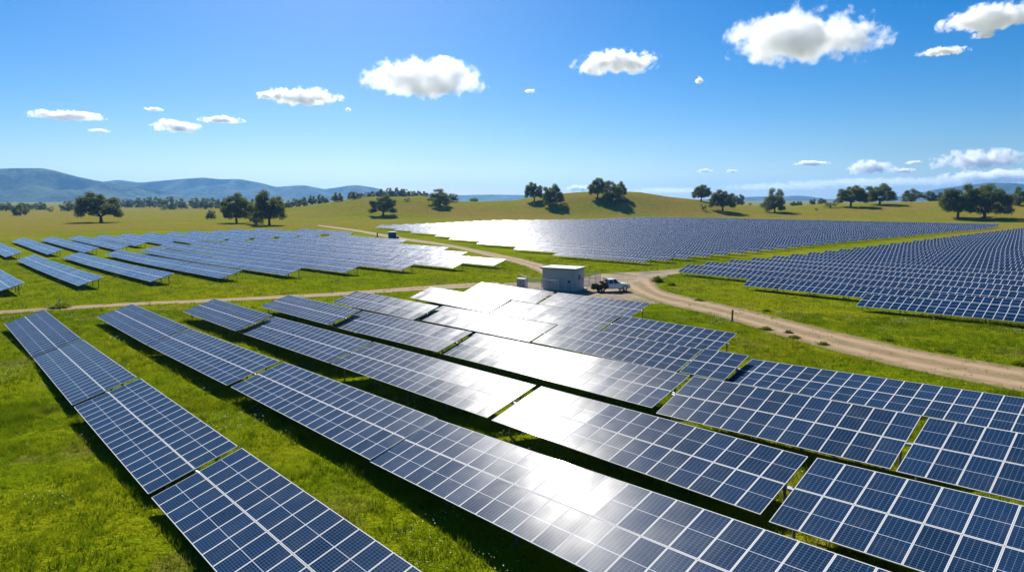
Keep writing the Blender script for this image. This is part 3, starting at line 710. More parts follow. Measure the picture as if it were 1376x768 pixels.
# left block, two tiers behind the narrow track
LS = [10.2, 21.8, 32.6, 43.6, 54.6, 65.7, 77.0, 88.6, 99.8, 111.0, 121.4, 136.5, 151.5]
LB = [-137.0, -136.2, -132.6, -128.0, -124.2, -120.3, -116.6, -113.5, -112.4, -140.6, -162.5, -208.0, -274.5]
LA = [-222, -223, -224, -227, -233.5, -256, -258.5, -259.5, -260.5, -262.5, -266, -268, -330]
rr = random.Random(4)
for i, s in enumerate(LS):
    a0, a1 = LA[i], LB[i]
    n = max(1, round((a1-a0)/31.0))
    cuts = [a0+(a1-a0)*(k/n) for k in range(n+1)]
    for k in range(1, n): cuts[k] += rr.uniform(-3, 3)
    for k in range(n):
        lbl = f"pale blue solar table behind the track, {ORD[i+1]} row from the left, {ORD[n-k]} from the track"
        row_table(s, cuts[k]+.15, cuts[k+1]-.15, R(17.6+rr.uniform(-.5, .5)), lbl, "solar tables of the front tier of the left field", legs='each' if k == n-1 and i < 9 else 'merged')
MS = [20.8, 31.2, 41.0, 50.8, 60.4, 70.3, 80.3, 90.4, 101, 112, 124, 136]
MBv = [-237, -239.5, -240.5, -246, -262.5, -264, -265, -266, -267.5, -269, -272, -274.5]
MA = [-326, -328, -331, -333, -334, -338, -340, -341, -344, -343, -352, -350]
for i, s in enumerate(MS):
    a0, a1 = MA[i], MBv[i]
    n = 2 if i % 3 else 3
    for k in range(n):
        c0, c1 = a0+(a1-a0)*k/n, a0+(a1-a0)*(k+1)/n
        lbl = f"far solar table of the left field's back tier, {ORD[i+1]} row, {ORD[n-k]} from the grass gap"
        row_table(s, c0+.15, c1-.15, R(17.6+rr.uniform(-.5, .5)), lbl, "solar tables of the back tier of the left field")

# right block beyond the road: every row starts by the road and leaves the frame on the right
def frame_exit(s, a):
    while True:
        p = DV*a+NV*s
        if 688+875*p.x/max(p.y, 1) > 1640 or p.y < 20: return a
        a += 2.0
RSa = [100.6, 111.0, 122.4, 133.5]
RAa = [-33.6, -56.6, -77.6, -79.0]
s = 144.5
while s < 452: RSa.append(s); RAa.append(-78.8+(s-144)/300*11); s += 10.6 if s < 250 else 11.6
for i, (s, a0) in enumerate(zip(RSa, RAa)):
    a1 = frame_exit(s, a0)
    n = max(1, math.ceil((a1-a0)/(54.0 if i < 6 else 110.0)))
    for k in range(n):
        c0, c1 = a0+(a1-a0)*k/n, a0+(a1-a0)*(k+1)/n
        lbl = f"dark blue table right of the curving road, {ORD[i+1]} row from the road, {ORD[k+1]} along"
        row_table(s, c0+.04, c1-.04, R(18.5), lbl, "solar tables right of the curving road", detail=(i < 3 and k == 0), legs='each' if i < 3 and k == 0 else 'merged')

# far block behind the cabin, split once by a grass aisle
FAx = [(120, -128.5), (136.9, -128.5), (144.6, -149), (152.8, -171.5), (159.9, -195.9), (166.7, -215.8), (177.2, -239.7), (187.3, -273.8), (193.5, -291.8), (207.1, -336.3)]
FTx = [(207, -343), (331, -372), (365, -352), (404, -335), (440, -340), (485, -349), (501, -300), (515, -182)]
FBx = [(139, -96.3), (224, -96.3), (260, -95.8), (338, -92), (390, -90), (453, -85), (500, -88)]
xs = lambda t, s: float(np.interp(s, [q[0] for q in t], [q[1] for q in t]))
s = 137.0; i = 0
while s < 512:
    i += 1
    a0 = xs(FAx, s) if s < 207 else xs(FTx, s)
    a1 = xs(FBx, s)
    step = math.floor((i-1)/2)                # the right-hand ends step back in pairs
    cuts = [(a0, a1)]
    if 214 < s < 420 and a0 < -275: cuts = [(a0, -262.2), (-259.2, a1)]
    out = []
    for c0, c1 in cuts:
        n = max(1, math.ceil((c1-c0)/125.0))
        out += [(c0+(c1-c0)*k/n, c0+(c1-c0)*(k+1)/n) for k in range(n)]
    for k, (c0, c1) in enumerate(out):
        if c1-c0 < 4: continue
        lbl = f"table in the large field behind the cabin, {ORD[i]} row back, {ORD[k+1]} from its far end"
        row_table(s, c0+.04, c1-.04, R(18.6), lbl, "solar tables of the large field behind the cabin")
    s += 10.2 if s < 300 else 11.2

# ---------------------------------------------------------------- cabin, fence, cabinet, truck
def th(x, y): return float(terrain(x, y))
M["wall"] = simple("painted_block_wall", (.43, .435, .44), .85, 0, .08, 1.2)
M["wallpanel"] = simple("grey_steel_door", (.34, .37, .41), .5, .1, .06)
M["roofsheet"] = simple("pale_roof_sheet", (.46, .47, .47), .6, 0, .08)
M["trim"] = simple("grey_roof_trim", (.20, .215, .23), .6, .1, .1)
M["sign"] = simple("rusty_red_sign", (.22, .09, .06), .6, 0, .2)
M["white"] = simple("white_car_paint", (.80, .80, .79), .28, 0, .03)
M["black"] = simple("black_rubber", (.018, .018, .019), .75, 0, .3, 12)
M["darkbed"] = simple("black_flatbed", (.025, .025, .027), .5, .3, .3)
M["glass"] = simple("dark_car_glass", (.02, .03, .04), .06, 0, .1, spec=.8)
M["chrome"] = simple("chrome", (.6, .6, .6), .2, 1, .05)
M["red"] = simple("red_tail_lamp", (.45, .02, .015), .3, 0, .1)
M["lamp"] = simple("clear_headlamp", (.75, .78, .8), .1, 0, .05)
M["orange"] = simple("orange_work_gear", (.55, .14, .03), .7, 0, .2)
M["blue"] = simple("blue_container_paint", (.022, .075, .20), .5, .1, .12)
M["wood"] = simple("weathered_post_wood", (.09, .075, .06), .9, 0, .3, 4)
M["chalk"] = simple("chalky_white_post", (.62, .61, .58), .8, 0, .12, 4)
M["dirt"] = simple("bare_brown_soil", (.16, .085, .035), .95, 0, .35, 3)
M["concrete"] = simple("concrete_pad", (.42, .40, .36), .9, 0, .12, 2)
M["wire"] = simple("galvanised_wire", (.55, .56, .57), .45, .5, .1)

def cabin():
    bx, by = 5.35, 113.3
    ux, uy = .880, -.475
    z = min(th(bx+ux*s+(-uy)*t, by+uy*s+ux*t) for s in (0, 6.2) for t in (0, 4.2))
    root = empty("equipment_cabin", (bx, by, z), math.atan2(uy, ux))
    tag(root, "grey flat-roofed equipment cabin on the gravel yard", "cabin")
    L, D, H_ = 6.2, 4.3, 3.85
    w = MB()
    w.box((L/2, D/2, H_/2-.1), (L, D, H_+.2))
    wall = w.build("wall", M["wall"], root, .02)
    pad = MB().box((L/2, D/2, .02), (L+1.0, D+1.0, .36)).build("foundation_slab", M["concrete"], root)
    r = MB()
    r.box((L/2, D/2, H_+.09), (L+.5, D+.5, .16))
    roof = r.build("roof", M["roofsheet"], root, .015)
    MB().box((L/2, -.262, H_+.04), (L+.53, .03, .26)).box((L/2, D+.262, H_+.04), (L+.53, .03, .26)).box((-.262, D/2, H_+.04), (.03, D+.49, .26)).box((L+.262, D/2, H_+.04), (.03, D+.49, .26)).build("roof_trim", M["trim"], roof)
    # facade towards the camera: double service doors, a louvred panel, a personnel door near the corner
    dr = MB().box((5.15, -.025, 1.20), (.95, .05, 2.05)).build("door", M["wallpanel"], root, .006)
    MB().box((5.15, -.02, 2.26), (1.09, .06, .07)).box((4.64, -.02, 1.2), (.07, .06, 2.05)).box((5.66, -.02, 1.2), (.07, .06, 2.05)).build("frame", M["chalk"], dr)
    MB().box((5.15, -.056, 1.72), (.5, .012, .42)).build("pane", M["glass"], dr)
    MB().box((4.82, -.075, 1.15), (.05, .06, .16)).build("handle", M["chrome"], dr)
    d2 = MB().box((1.35, -.02, 1.15), (1.5, .04, 1.95)).build("door", M["wallpanel"], root, .006)
    MB().box((1.35, -.045, 1.15), (.03, .012, 1.9)).box((1.62, -.06, 1.45), (.09, .05, .34)).build("handle", M["black"], d2)
    lv = MB()
    lv.box((3.2, -.015, 1.45), (1.3, .03, 1.9))
    for k in range(14): lv.box((3.2, -.04, .62+k*.125), (1.2, .03, .05))
    lv.build("louvre", M["wallpanel"], root)
    MB().box((5.9, -.04, 2.9), (.18, .10, .34), ).build("wall_lamp", M["trim"], root)
    MB().tube((6.0, -.05, 0.2), (6.0, -.05, 3.7), .045).build("downpipe", M["chalk"], root)
    sg = MB().box((L+.015, 2.1, 2.35), (.03, .95, .85)).build("wall_sign", M["sign"], root)
    sg["label"] = "dark rusty red plate on the side wall"
    MB().box((L+.033, 2.1, 2.35), (.008, .7, .16)).build("sign_band", M["wood"], sg)
    MB().box((L+.02, 3.45, 1.9), (.04, .5, .6)).build("vent", M["trim"], root)
cabin()

def rot_frame(p, q):
    d = Vector((q[0]-p[0], q[1]-p[1])); return d.length, math.atan2(d.y, d.x)

def fence(pts, h, label, pitch, mesh_bottom=.12, group=None):
    """posts, top rail and welded-wire panels along a polyline of ground points"""
    x0, y0 = pts[0]; z0 = th(x0, y0)
    root = empty("wire_fence", (x0, y0, z0)); tag(root, label, "fence", group)
    P = [Vector((x-x0, y-y0, th(x, y)-z0)) for x, y in pts]
    for p in P:
        b = MB().tube(p-Vector((0, 0, .2)), p+Vector((0, 0, h+.08)), .05, 10).build("post", M["steel"], root)
        MB().tube(p+Vector((0, 0, h+.08)), p+Vector((0, 0, h+.13)), .062, 10, .02).build("post_cap", M["steel"], b)
    for a, b in zip(P[:-1], P[1:]):
        MB().tube(a+Vector((0, 0, h)), b+Vector((0, 0, h)), .032, 8).build("top_rail", M["chalk"], root)
        MB().tube(a+Vector((0, 0, mesh_bottom)), b+Vector((0, 0, mesh_bottom)), .025, 6).build("bottom_rail", M["steel"], root)
        w = MB(); L = (b-a).length; n = max(2, int(L/pitch))
        for k in range(1, n):
            q = a.lerp(b, k/n); w.tube(q+Vector((0, 0, mesh_bottom)), q+Vector((0, 0, h)), .009, 4)
        for k in range(1, 6):
            zz = mesh_bottom+(h-mesh_bottom)*k/6
            w.tube(a+Vector((0, 0, zz)), b+Vector((0, 0, zz)), .008, 4)
        w.build("wire_mesh", M["wire"], root)
    return root
fence([(1.4, 118.6), (2.75, 113.9), (5.1, 110.9), (7.9, 108.9)], 2.05, "galvanised wire fence in front of the cabin beside the grey cabinet", .16)
fence([(12.9, 119.6), (14.6, 121.2), (16.0, 122.6), (17.2, 124.8)], 2.0, "pale wire fence behind the cabin next to the truck", .12)

def cabinet():
    x, y = 1.75, 115.1
    root = empty("electrical_cabinet", (x, y, th(x, y)), R(-28)); tag(root, "low grey electrical cabinet inside the wire fence", "cabinet")
    MB().box((0, 0, .05), (1.75, 1.2, .3)).build("plinth", M["concrete"], root)
    b = MB().box((0, 0, .88), (1.55, 1.0, 1.36)).build("body", M["wallpanel"], root, .015)
    MB().box((0, 0, 1.60), (1.68, 1.12, .08)).build("lid", M["roofsheet"], root, .01)
    for sx in (-.38, .38):
        d = MB().box((sx, -.515, .88), (.72, .03, 1.22)).build("door", M["wallpanel"], root, .004)
        MB().box((sx*.18, -.55, .9), (.04, .05, .22)).build("handle", M["black"], d)
cabinet()

def wheel(root, x, y, r=.40, w=.27):
    t = MB()
    n = 28; prof = [(r*.62, -w/2), (r*.93, -w/2), (r, -w/2+.05), (r, w/2-.05), (r*.93, w/2), (r*.62, w/2)]
    vs, fs = [], []
    for i in range(n):
        a = 2*math.pi*i/n
        for rr_, yy in prof: vs.append((x+rr_*math.cos(a), y+yy, r+rr_*math.sin(a)))
    k = len(prof)
    for i in range(n):
        for j in range(k): fs.append((i*k+j, i*k+(j+1) % k, ((i+1) % n)*k+(j+1) % k, ((i+1) % n)*k+j))
    t.add(vs, fs)
    ty = t.build("wheel", M["black"], root, smooth=True)
    rm = MB(); rm.tube((x, y-w/2+.05, r), (x, y+w/2-.05, r), r*.64, 20)
    sgn = -1 if y < 0 else 1
    for i in range(6):
        a = 2*math.pi*i/6
        rm.box((0, 0, 0), (r*.5, .03, .07), Matrix.Translation((x+r*.32*math.cos(a), y+sgn*(w/2-.03), r+r*.32*math.sin(a))) @ Matrix.Rotation(-a, 4, 'Y'))
    rm.tube((x, y+sgn*(w/2-.06), r), (x, y+sgn*(w/2), r), .08, 12)
    rm.build("rim", M["chrome"], ty)

def truck():
    x, y = 17.35, 111.3
    hd = math.atan2(.30, .95)
    root = empty("work_truck", (x, y, th(x, y)+.03), hd)
    tag(root, "white pickup truck with a dark work bed parked by the cabin", "truck")
    # local x forward; cab sits ahead of the flat bed; about 6.2 m long, 2 m wide
    W2 = .98
    hood = [(.25, .48), (.25, 1.18), (.95, 1.26), (1.30, 1.24), (2.55, 1.12), (2.86, 1.02), (2.95, .80), (2.93, .48)]
    MB().prism(hood, -W2, W2).build("body", M["white"], root, .05)
    lower = [(-1.05, .48), (-1.05, 1.22), (.30, 1.24), (.30, .48)]
    MB().prism(lower, -W2+.005, W2-.005).build("cab_side", M["white"], root, .04)
    cab = MB()
    # tapered greenhouse: belt line to roof
    lo = [(-1.02, -.94, 1.20), (1.02, -.94, 1.24), (1.02, .94, 1.24), (-1.02, .94, 1.20)]
    hi = [(-.86, -.76, 1.86), (.30, -.76, 1.88), (.30, .76, 1.88), (-.86, .76, 1.86)]
    cab.add(lo+hi, [(0, 1, 5, 4), (1, 2, 6, 5), (2, 3, 7, 6), (3, 0, 4, 7), (4, 5, 6, 7), (3, 2, 1, 0)])
    cab.build("cab_roof", M["white"], root, .06)
    def quad(a, b, c, d, off, name, inset=.12):
        a, b, c, d = (Vector(q) for q in (a, b, c, d)); m = (a+b+c+d)/4
        n = (b-a).cross(c-a).normalized()*off
        g = MB(); q = [m+(k-m)*(1-inset)+n for k in (a, b, c, d)]; q2 = [k-n*.5 for k in q]
        g.add(q+q2, [(0, 1, 2, 3), (7, 6, 5, 4), (0, 4, 5, 1), (1, 5, 6, 2), (2, 6, 7, 3), (3, 7, 4, 0)])
        return g.build(name, M["glass"], root)
    quad(lo[1], lo[2], hi[2], hi[1], .02, "windscreen", .10)
    quad(lo[3], lo[0], hi[0], hi[3], .02, "rear_window", .18)
    for sgn, (i, j) in ((1, (0, 1)), (-1, (2, 3))):
        a, b = Vector(lo[i]), Vector(lo[j]); c, d = Vector(hi[j]), Vector(hi[i])
        mlo, mhi = a.lerp(b, .47 if sgn > 0 else .53), d.lerp(c, .47 if sgn > 0 else .53)
        quad(a, mlo, mhi, d, .02, "side_window", .14); quad(mlo, b, c, mhi, .02, "side_window", .14)
    for sy in (-1, 1):
        for x0, x1 in ((-.98, -.02), (.02, .98)):
            dd = MB().box(((x0+x1)/2, sy*(W2+.004), .86), (x1-x0-.03, .016, .66)).build("door", M["white"], root, .003)
            MB().box((x0+.16, sy*(W2+.03), 1.06), (.16, .03, .04)).build("handle", M["black"], dd)
        MB().box((.92, sy*1.12, 1.34), (.10, .22, .17)).box((.95, sy*1.02, 1.28), (.05, .12, .05)).build("mirror", M["black"], root, .01)
        MB().box((2.86, sy*.74, .90), (.16, .34, .17)).build("headlight", M["lamp"], root, .02)
        # dark wheel arches
        for xc in (1.98, -2.02):
            ar = MB(); n = 12; r0, r1 = .43, .55
            vs = [(xc+q*math.cos(math.pi*k/n), sy*(W2+yy), .42+q*math.sin(math.pi*k/n)) for k in range(n+1) for q in (r0, r1) for yy in (-.06, .02)]
            fs = []
            for k in range(n):
                b = k*4; fs += [(b+1, b+3, b+7, b+5), (b, b+4, b+6, b+2), (b+2, b+6, b+7, b+3), (b, b+1, b+5, b+4)]
            ar.add(vs, fs); ar.build("wheel_arch", M["black"], root)
    MB().box((2.96, 0, .60), (.14, 1.9, .24)).build("bumper", M["chrome"], root, .03)
    MB().box((2.95, 0, .88), (.05, 1.05, .24)).build("grille", M["black"], root, .01)
    # flat work bed with racks and load
    bed = MB()
    bed.box((-2.15, 0, .86), (2.15, 1.98, .14)).box((-2.15, -.96, 1.03), (2.15, .05, .24)).box((-2.15, .96, 1.03), (2.15, .05, .24)).box((-3.20, 0, 1.03), (.06, 1.98, .26))
    bed.box((-2.15, 0, .62), (2.9, .8, .34)).box((-2.6, -.80, .62), (.5, .3, .32)).box((-2.6, .80, .62), (.5, .3, .32))
    bd = bed.build("work_bed", M["darkbed"], root, .008)
    rk = MB()
    for sx in (-1.15,):
        for sy in (-.9, -.3, .3, .9): rk.box((sx, sy, 1.42), (.06, .06, 1.0))
        rk.box((sx, 0, 1.92), (.07, 1.9, .07))
        for zz in (1.25, 1.55): rk.box((sx, 0, zz), (.04, 1.9, .04))
    rk.build("headache_rack", M["black"], bd)
    tb = MB().box((-1.60, 0, 1.22), (.55, 1.8, .52)).build("tool_box", M["darkbed"], bd, .02)
    ld = MB()
    for k in range(3): ld.tube((-2.35+.28*k, -.55+.12*k, 1.08), (-2.35+.28*k, .45+.1*k, 1.12), .13, 12)
    ld.build("cable_roll", M["black"], bd)
    MB().box((-1.75, .1, 1.58), (.4, .7, .16)).build("work_gear", M["orange"], bd, .04)
    for sy in (-.85, .85): MB().box((-3.24, sy, .80), (.05, .2, .13)).build("tail_light", M["red"], root)
    MB().box((-3.15, 0, .60), (.12, 1.8, .16)).build("rear_bumper", M["black"], root, .01)
    for wx in (1.98, -2.02):
        for wy in (-.84, .84): wheel(root, wx, wy)
    root.scale = (1.04, 1.06, 1.18)
truck()

def container():
    x, y = -53.9, 291.5
    root = empty("storage_container", (x, y, th(x, y)), R(8)); tag(root, "small blue storage container beside the far dirt track", "container")
    b = MB().box((0, 0, 1.55), (3.3, 2.6, 2.9))
    for k in range(11): b.box((-1.5+k*.3, -1.32, 1.55), (.14, .06, 2.6))
    b.build("body", M["blue"], root)
    MB().box((0, 0, 3.04), (3.4, 2.7, .08)).build("roof", M["trim"], root)
    for sx in (-1.78, 1.78): MB().box((sx*.985, -1.25, 1.5), (.22, .2, 2.95)).build("corner_post", M["chalk"], root)
    MB().box((0, 0, .06), (3.5, 2.8, .22)).build("base_rail", M["wood"], root)
    MB().box((2.35, .2, .55), (1.1, 1.2, 1.0)).build("side_unit", M["dark_steel"], root, .03)
container()

def post(x, y, h, w, mat, name, label, cat, cap=None):
    z = th(x, y); root = empty(name, (x, y, z)); tag(root, label, cat)
    m = MB(); m.tube((0, 0, -.2), (.02, .01, h), w, 9, w*.85); m.build("shaft", mat, root)
    MB().tube((.02, .01, h), (.02, .01, h+.07), w*1.15, 9, w*.5).build("cap", cap or mat, root)
post(28.4, 82.0, 1.5, .13, M["wood"], "wooden_post", "short dark wooden post beside the curving dirt road", "post")
post(-63.3, 304, 2.1, .34, M["wood"], "wooden_post", "dark stump-like post left of the blue container", "post")

def marker():
    x, y = -67.9, 95.6
    root = empty("marker_stone", (x, y, th(x, y))); tag(root, "small whitish marker post at the edge of the narrow track", "marker post")
    MB().tube((0, 0, -.1), (0, 0, .78), .17, 8, .13).build("shaft", M["chalk"], root)
    MB().tube((.06, 0, .74), (.07, 0, .98), .10, 8, .07).build("cap", M["wood"], root)
marker()

# ---------------------------------------------------------------- trees
def leaf_cloud(rng, centers, radii, n, size, squash=.8):
    """small leaf-spray faces scattered through clumps; the outer shell is denser"""
    k = len(centers); w = radii**2; w = w/w.sum()
    idx = rng.choice(k, n, p=w)
    d = rng.normal(size=(n, 3)); d /= np.linalg.norm(d, axis=1)[:, None]
    r = radii[idx]*(rng.uniform(0, 1, n)**.42)*(1+.12*rng.normal(size=n))
    c = centers[idx]+d*r[:, None]*np.array([1, 1, squash])
    a = rng.normal(size=(n, 3))*.75+d+np.array([0, 0, .35]); a /= np.linalg.norm(a, axis=1)[:, None]
    t = np.cross(a, rng.normal(size=(n, 3))); t /= np.linalg.norm(t, axis=1)[:, None]
    b = np.cross(a, t)
    s = size*rng.uniform(.55, 1.35, n)[:, None]; e = rng.uniform(.45, .8, n)[:, None]
    v = np.stack([c-t*s, c+b*s*e, c+t*s, c-b*s*e], 1).reshape(-1, 3)
    f = np.arange(4*n).reshape(n, 4)
    return v, f

def oak_mesh(seed, bushy=False, n=9000, clumps=34):
    """unit tree: height 1, crown about 1 wide (scaled per tree)"""
    rng = np.random.default_rng(seed)
    cs, rs, limbs = [], [], []
    z_lo = .20 if bushy else .36
    for k in range(clumps):
        th_ = 2*math.pi*(k*.618+rng.uniform(-.08, .08)); q = (k+.5)/clumps
        rad = .40*math.sqrt(rng.uniform(.05, 1.0)); 
        top = .88*math.sqrt(max(.05, 1-(rad/.47)**2))
        bot = (.17+.17*(1-rad/.4)) if not bushy else .10
        bot = min(bot, top-.04)
        zz = bot+(top-bot)*rng.uniform(.0, 1)**.85
        cr = rng.uniform(.075, .140)*(1.0 if not bushy else 1.12)
        zz = max(zz, cr*.8)
        cs.append((rad*math.cos(th_)*rng.uniform(.85, 1.15), rad*math.sin(th_)*rng.uniform(.85, 1.15), zz)); rs.append(cr)
    cs = np.array(cs); rs = np.array(rs)
    off = rng.normal(size=2)*.03; cs[:, :2] += off
    crown = leaf_cloud(rng, cs, rs, n, .0155)
    v, f = crown
    w_ = np.percentile(np.hypot(v[:, 0]-off[0], v[:, 1]-off[1]), 97)*2; h_ = np.percentile(v[:, 2], 99.3)
    sc_w, sc_h = 1/w_, 1/h_
    v[:, :2] *= sc_w; v[:, 2] *= sc_h; cs[:, :2] *= sc_w; cs[:, 2] *= sc_h
    tr = MB()
    fork = Vector((rng.normal()*.012, rng.normal()*.012, z_lo*.60 if not bushy else .18))
    tr.tube((0, 0, -.02), (0, 0, .03), .055, 9, .040); tr.tube((0, 0, .03), fork, .040, 9, .030)
    order = np.argsort(-rs)[:13]
    for j in order:
        t_ = Vector(cs[j]); m_ = fork.lerp(t_, .5)+Vector((0, 0, -.03)) 
        tr.tube(fork, m_, .021, 6, .013); tr.tube(m_, t_, .013, 6, .005)
    return crown, tr

TREE_KINDS = {}
def tree_kind(key, seed, bushy, n, clumps, leafmat):
    (v, f), tr = oak_mesh(seed, bushy, n, clumps)
    TREE_KINDS.setdefault(key, []).append((np_mesh("crown", v, f, leafmat), tr))
for q in range(4): tree_kind('o', 11+q, False, 21000, 54, M["leaf"])
for q in range(3): tree_kind('b', 31+q, True, 14000, 40, M["leaf"])
for q in range(2): tree_kind('s', 51+q, True, 3000, 16, M["leaf_far"])
TRUNK_ME = {}
def plant(name, i, x, y, h, w, kind, label, cat, group):
    kinds = TREE_KINDS[kind]; q = i % len(kinds); crown_me, tr = kinds[q]
    rng = random.Random(i*7+1)
    root = empty(name, (x, y, th(x, y)-.02*h), rng.uniform(0, 6.28)); tag(root, label, cat, group)
    c = link("crown", crown_me, root)
    if (kind, q) not in TRUNK_ME:
        t = tr.build("trunk", M["bark"], root, smooth=True); TRUNK_ME[(kind, q)] = t.data
    else: t = link("trunk", TRUNK_ME[(kind, q)], root)
    s = (w, w, h)
    c.scale = s; t.scale = s
    return root
for i, (x, y, h, w, k) in enumerate(TREES):
    lb, nm, cat, gp = TREE_LABELS[i]
    plant(nm, i, x, y, h, w, k, lb, cat, gp)

# low weeds and bushes by the road
WEEDS = [(28.9, 127.0, 1.5, 2.0, "leafy green bush in the fork of the dirt road"), (30.3, 121.5, .9, 1.4, "small dark bush just below the fork of the road"),
         (30.4, 75.9, .55, 1.3, "low dark weed clump beside the brown soil mound"), (31.3, 70.2, .5, 1.1, "low weed clump on the near verge below the soil mound"),
         (32.6, 66.2, .45, 1.0, "small weed tuft on the near verge halfway along the road"), (36.6, 91.5, .5, 1.0, "weed tuft on the far verge above the wooden post"),
         (41.2, 69.0, .5, 1.0, "weed tuft on the far verge opposite the weedy bank"), (43.0, 62.6, .5, 1.1, "weed clump on the far verge low on the road bend"), (45.4, 56.2, .55, 1.2, "weed clump on the far verge near the picture's edge"),
         (-66.3, 93.4, .8, 2.6, "grey green weed clump beside the whitish marker"), (29.9, 101.6, .4, 1.6, "dry brown weed patch on the bank inside the bend")]
def weed_mesh(seed):
    rng = np.random.default_rng(seed)
    n = 420
    base = rng.normal(size=(n, 2))*.17
    hgt = rng.uniform(.35, 1.0, n)*np.exp(-(base**2).sum(1)*6)
    lean = base*1.1+rng.normal(size=(n, 2))*.10
    a = rng.uniform(0, 6.28, n); wd = rng.uniform(.018, .05, n)
    dx = np.stack([np.cos(a), np.sin(a)], -1)*wd[:, None]
    p0 = np.concatenate([base-dx, np.zeros((n, 1))], 1); p1 = np.concatenate([base+dx, np.zeros((n, 1))], 1)
    m0 = np.concatenate([base+lean*.5+dx*1.3, (hgt*.6)[:, None]], 1); p2 = np.concatenate([base+lean, hgt[:, None]], 1)
    v = np.stack([p0, p1, m0, p2], 1).reshape(-1, 3)
    return np_mesh("foliage", v, np.arange(4*n).reshape(n, 4), M["weed"])
wm = [weed_mesh(3), weed_mesh(4)]
for i, (x, y, h, w, lb) in enumerate(WEEDS):
    o = link("weed_clump" if i > 1 else "road_bush", wm[i % 2]); o.location = (x, y, th(x, y)-.02); o.scale = (w, w, h); o.rotation_euler = (0, 0, i*1.3)
    tag(o, lb, "bush" if i < 2 else "weeds")
def mound():
    rng = np.random.default_rng(2); v = []; nr, na = 7, 22
    for i in range(nr):
        for j in range(na):
            r = i/(nr-1); a = 2*math.pi*j/na
            x, y = .75*r*math.cos(a), .5*r*math.sin(a)
            v.append((x, y, .30*math.cos(r*math.pi/2)**1.2*(1+.3*rng.normal()*(0 < i < nr-1))-.03*(i == nr-1)))
    f = [(i*na+j, i*na+(j+1) % na, (i+1)*na+(j+1) % na, (i+1)*na+j) for i in range(nr-1) for j in range(na)]
    o = link("soil_mound", np_mesh("soil_mound", v, [q[::-1] for q in f], M["dirt"], smooth=True)); x, y = 32.1, 73.6
    o.location = (x, y, th(x, y)); tag(o, "small brown soil mound on the verge above the near panels", "soil mound")
mound()

# ---------------------------------------------------------------- grass and wildflowers
def in_poly(px, py, poly):
    ins = np.zeros(len(px), bool); n = len(poly)
    for i in range(n):
        x1, y1 = poly[i]; x2, y2 = poly[(i+1) % n]
        c = ((y1 > py) != (y2 > py)) & (px < (x2-x1)*(py-y1)/((y2-y1) if y2 != y1 else 1e-9)+x1)
        ins ^= c
    return ins
ROADPOLY = []
for kk, (l_, r_) in ROADS.items():
    a, _ = resample(l_, 2.0); b, _ = resample(r_, 2.0); ROADPOLY.append([tuple(q) for q in a]+[tuple(q) for q in b[::-1]])
yp, _ = resample(YARD+[YARD[0]], 2.0); ROADPOLY.append([tuple(q) for q in yp])

def vnoise(x, y, s, seed):
    rng = np.random.default_rng(seed); g = rng.uniform(0, 1, (256, 256))
    u, v = x/s, y/s; i, j = np.floor(u).astype(int), np.floor(v).astype(int); a, b = u-i, v-j
    a, b = a*a*(3-2*a), b*b*(3-2*b)
    G = lambda p, q: g[p % 256, q % 256]
    return (G(i, j)*(1-a)+G(i+1, j)*a)*(1-b)+(G(i, j+1)*(1-a)+G(i+1, j+1)*a)*b

def scatter(rng, n, y0, y1):
    y = np.sqrt(rng.uniform(y0*y0, y1*y1, n)); x = rng.uniform(-1, 1, n)*(y*.84+5)
    keep = np.ones(n, bool)
    for p in ROADPOLY: keep &= ~(in_poly(x, y, p) & (rng.uniform(0, 1, n) > .04))
    return x[keep], y[keep]

def blades(rng, x, y, per, h0, h1, wd, spread):
    n = len(x)
    dens = .55*vnoise(x, y, 2.6, 1)+.45*vnoise(x, y, .9, 2)
    X = np.repeat(x, per)+rng.normal(size=n*per)*spread; Y = np.repeat(y, per)+rng.normal(size=n*per)*spread
    D = np.repeat(dens, per); m = n*per
    H_ = (h0+(h1-h0)*np.clip(D*2.0-.5, 0, 1.25))*rng.uniform(.6, 1.2, m)
    a = rng.uniform(0, 6.28, m); w = wd*rng.uniform(.6, 1.3, m)
    Z = terrain(X, Y)-.02
    dx, dy = np.cos(a)*w, np.sin(a)*w
    lx, ly = rng.normal(size=m)*.34*H_, rng.normal(size=m)*.34*H_
    v = np.stack([np.stack([X-dx, Y-dy, Z], -1), np.stack([X+dx, Y+dy, Z], -1), np.stack([X+lx, Y+ly, Z+H_], -1)], 1).reshape(-1, 3)
    return v

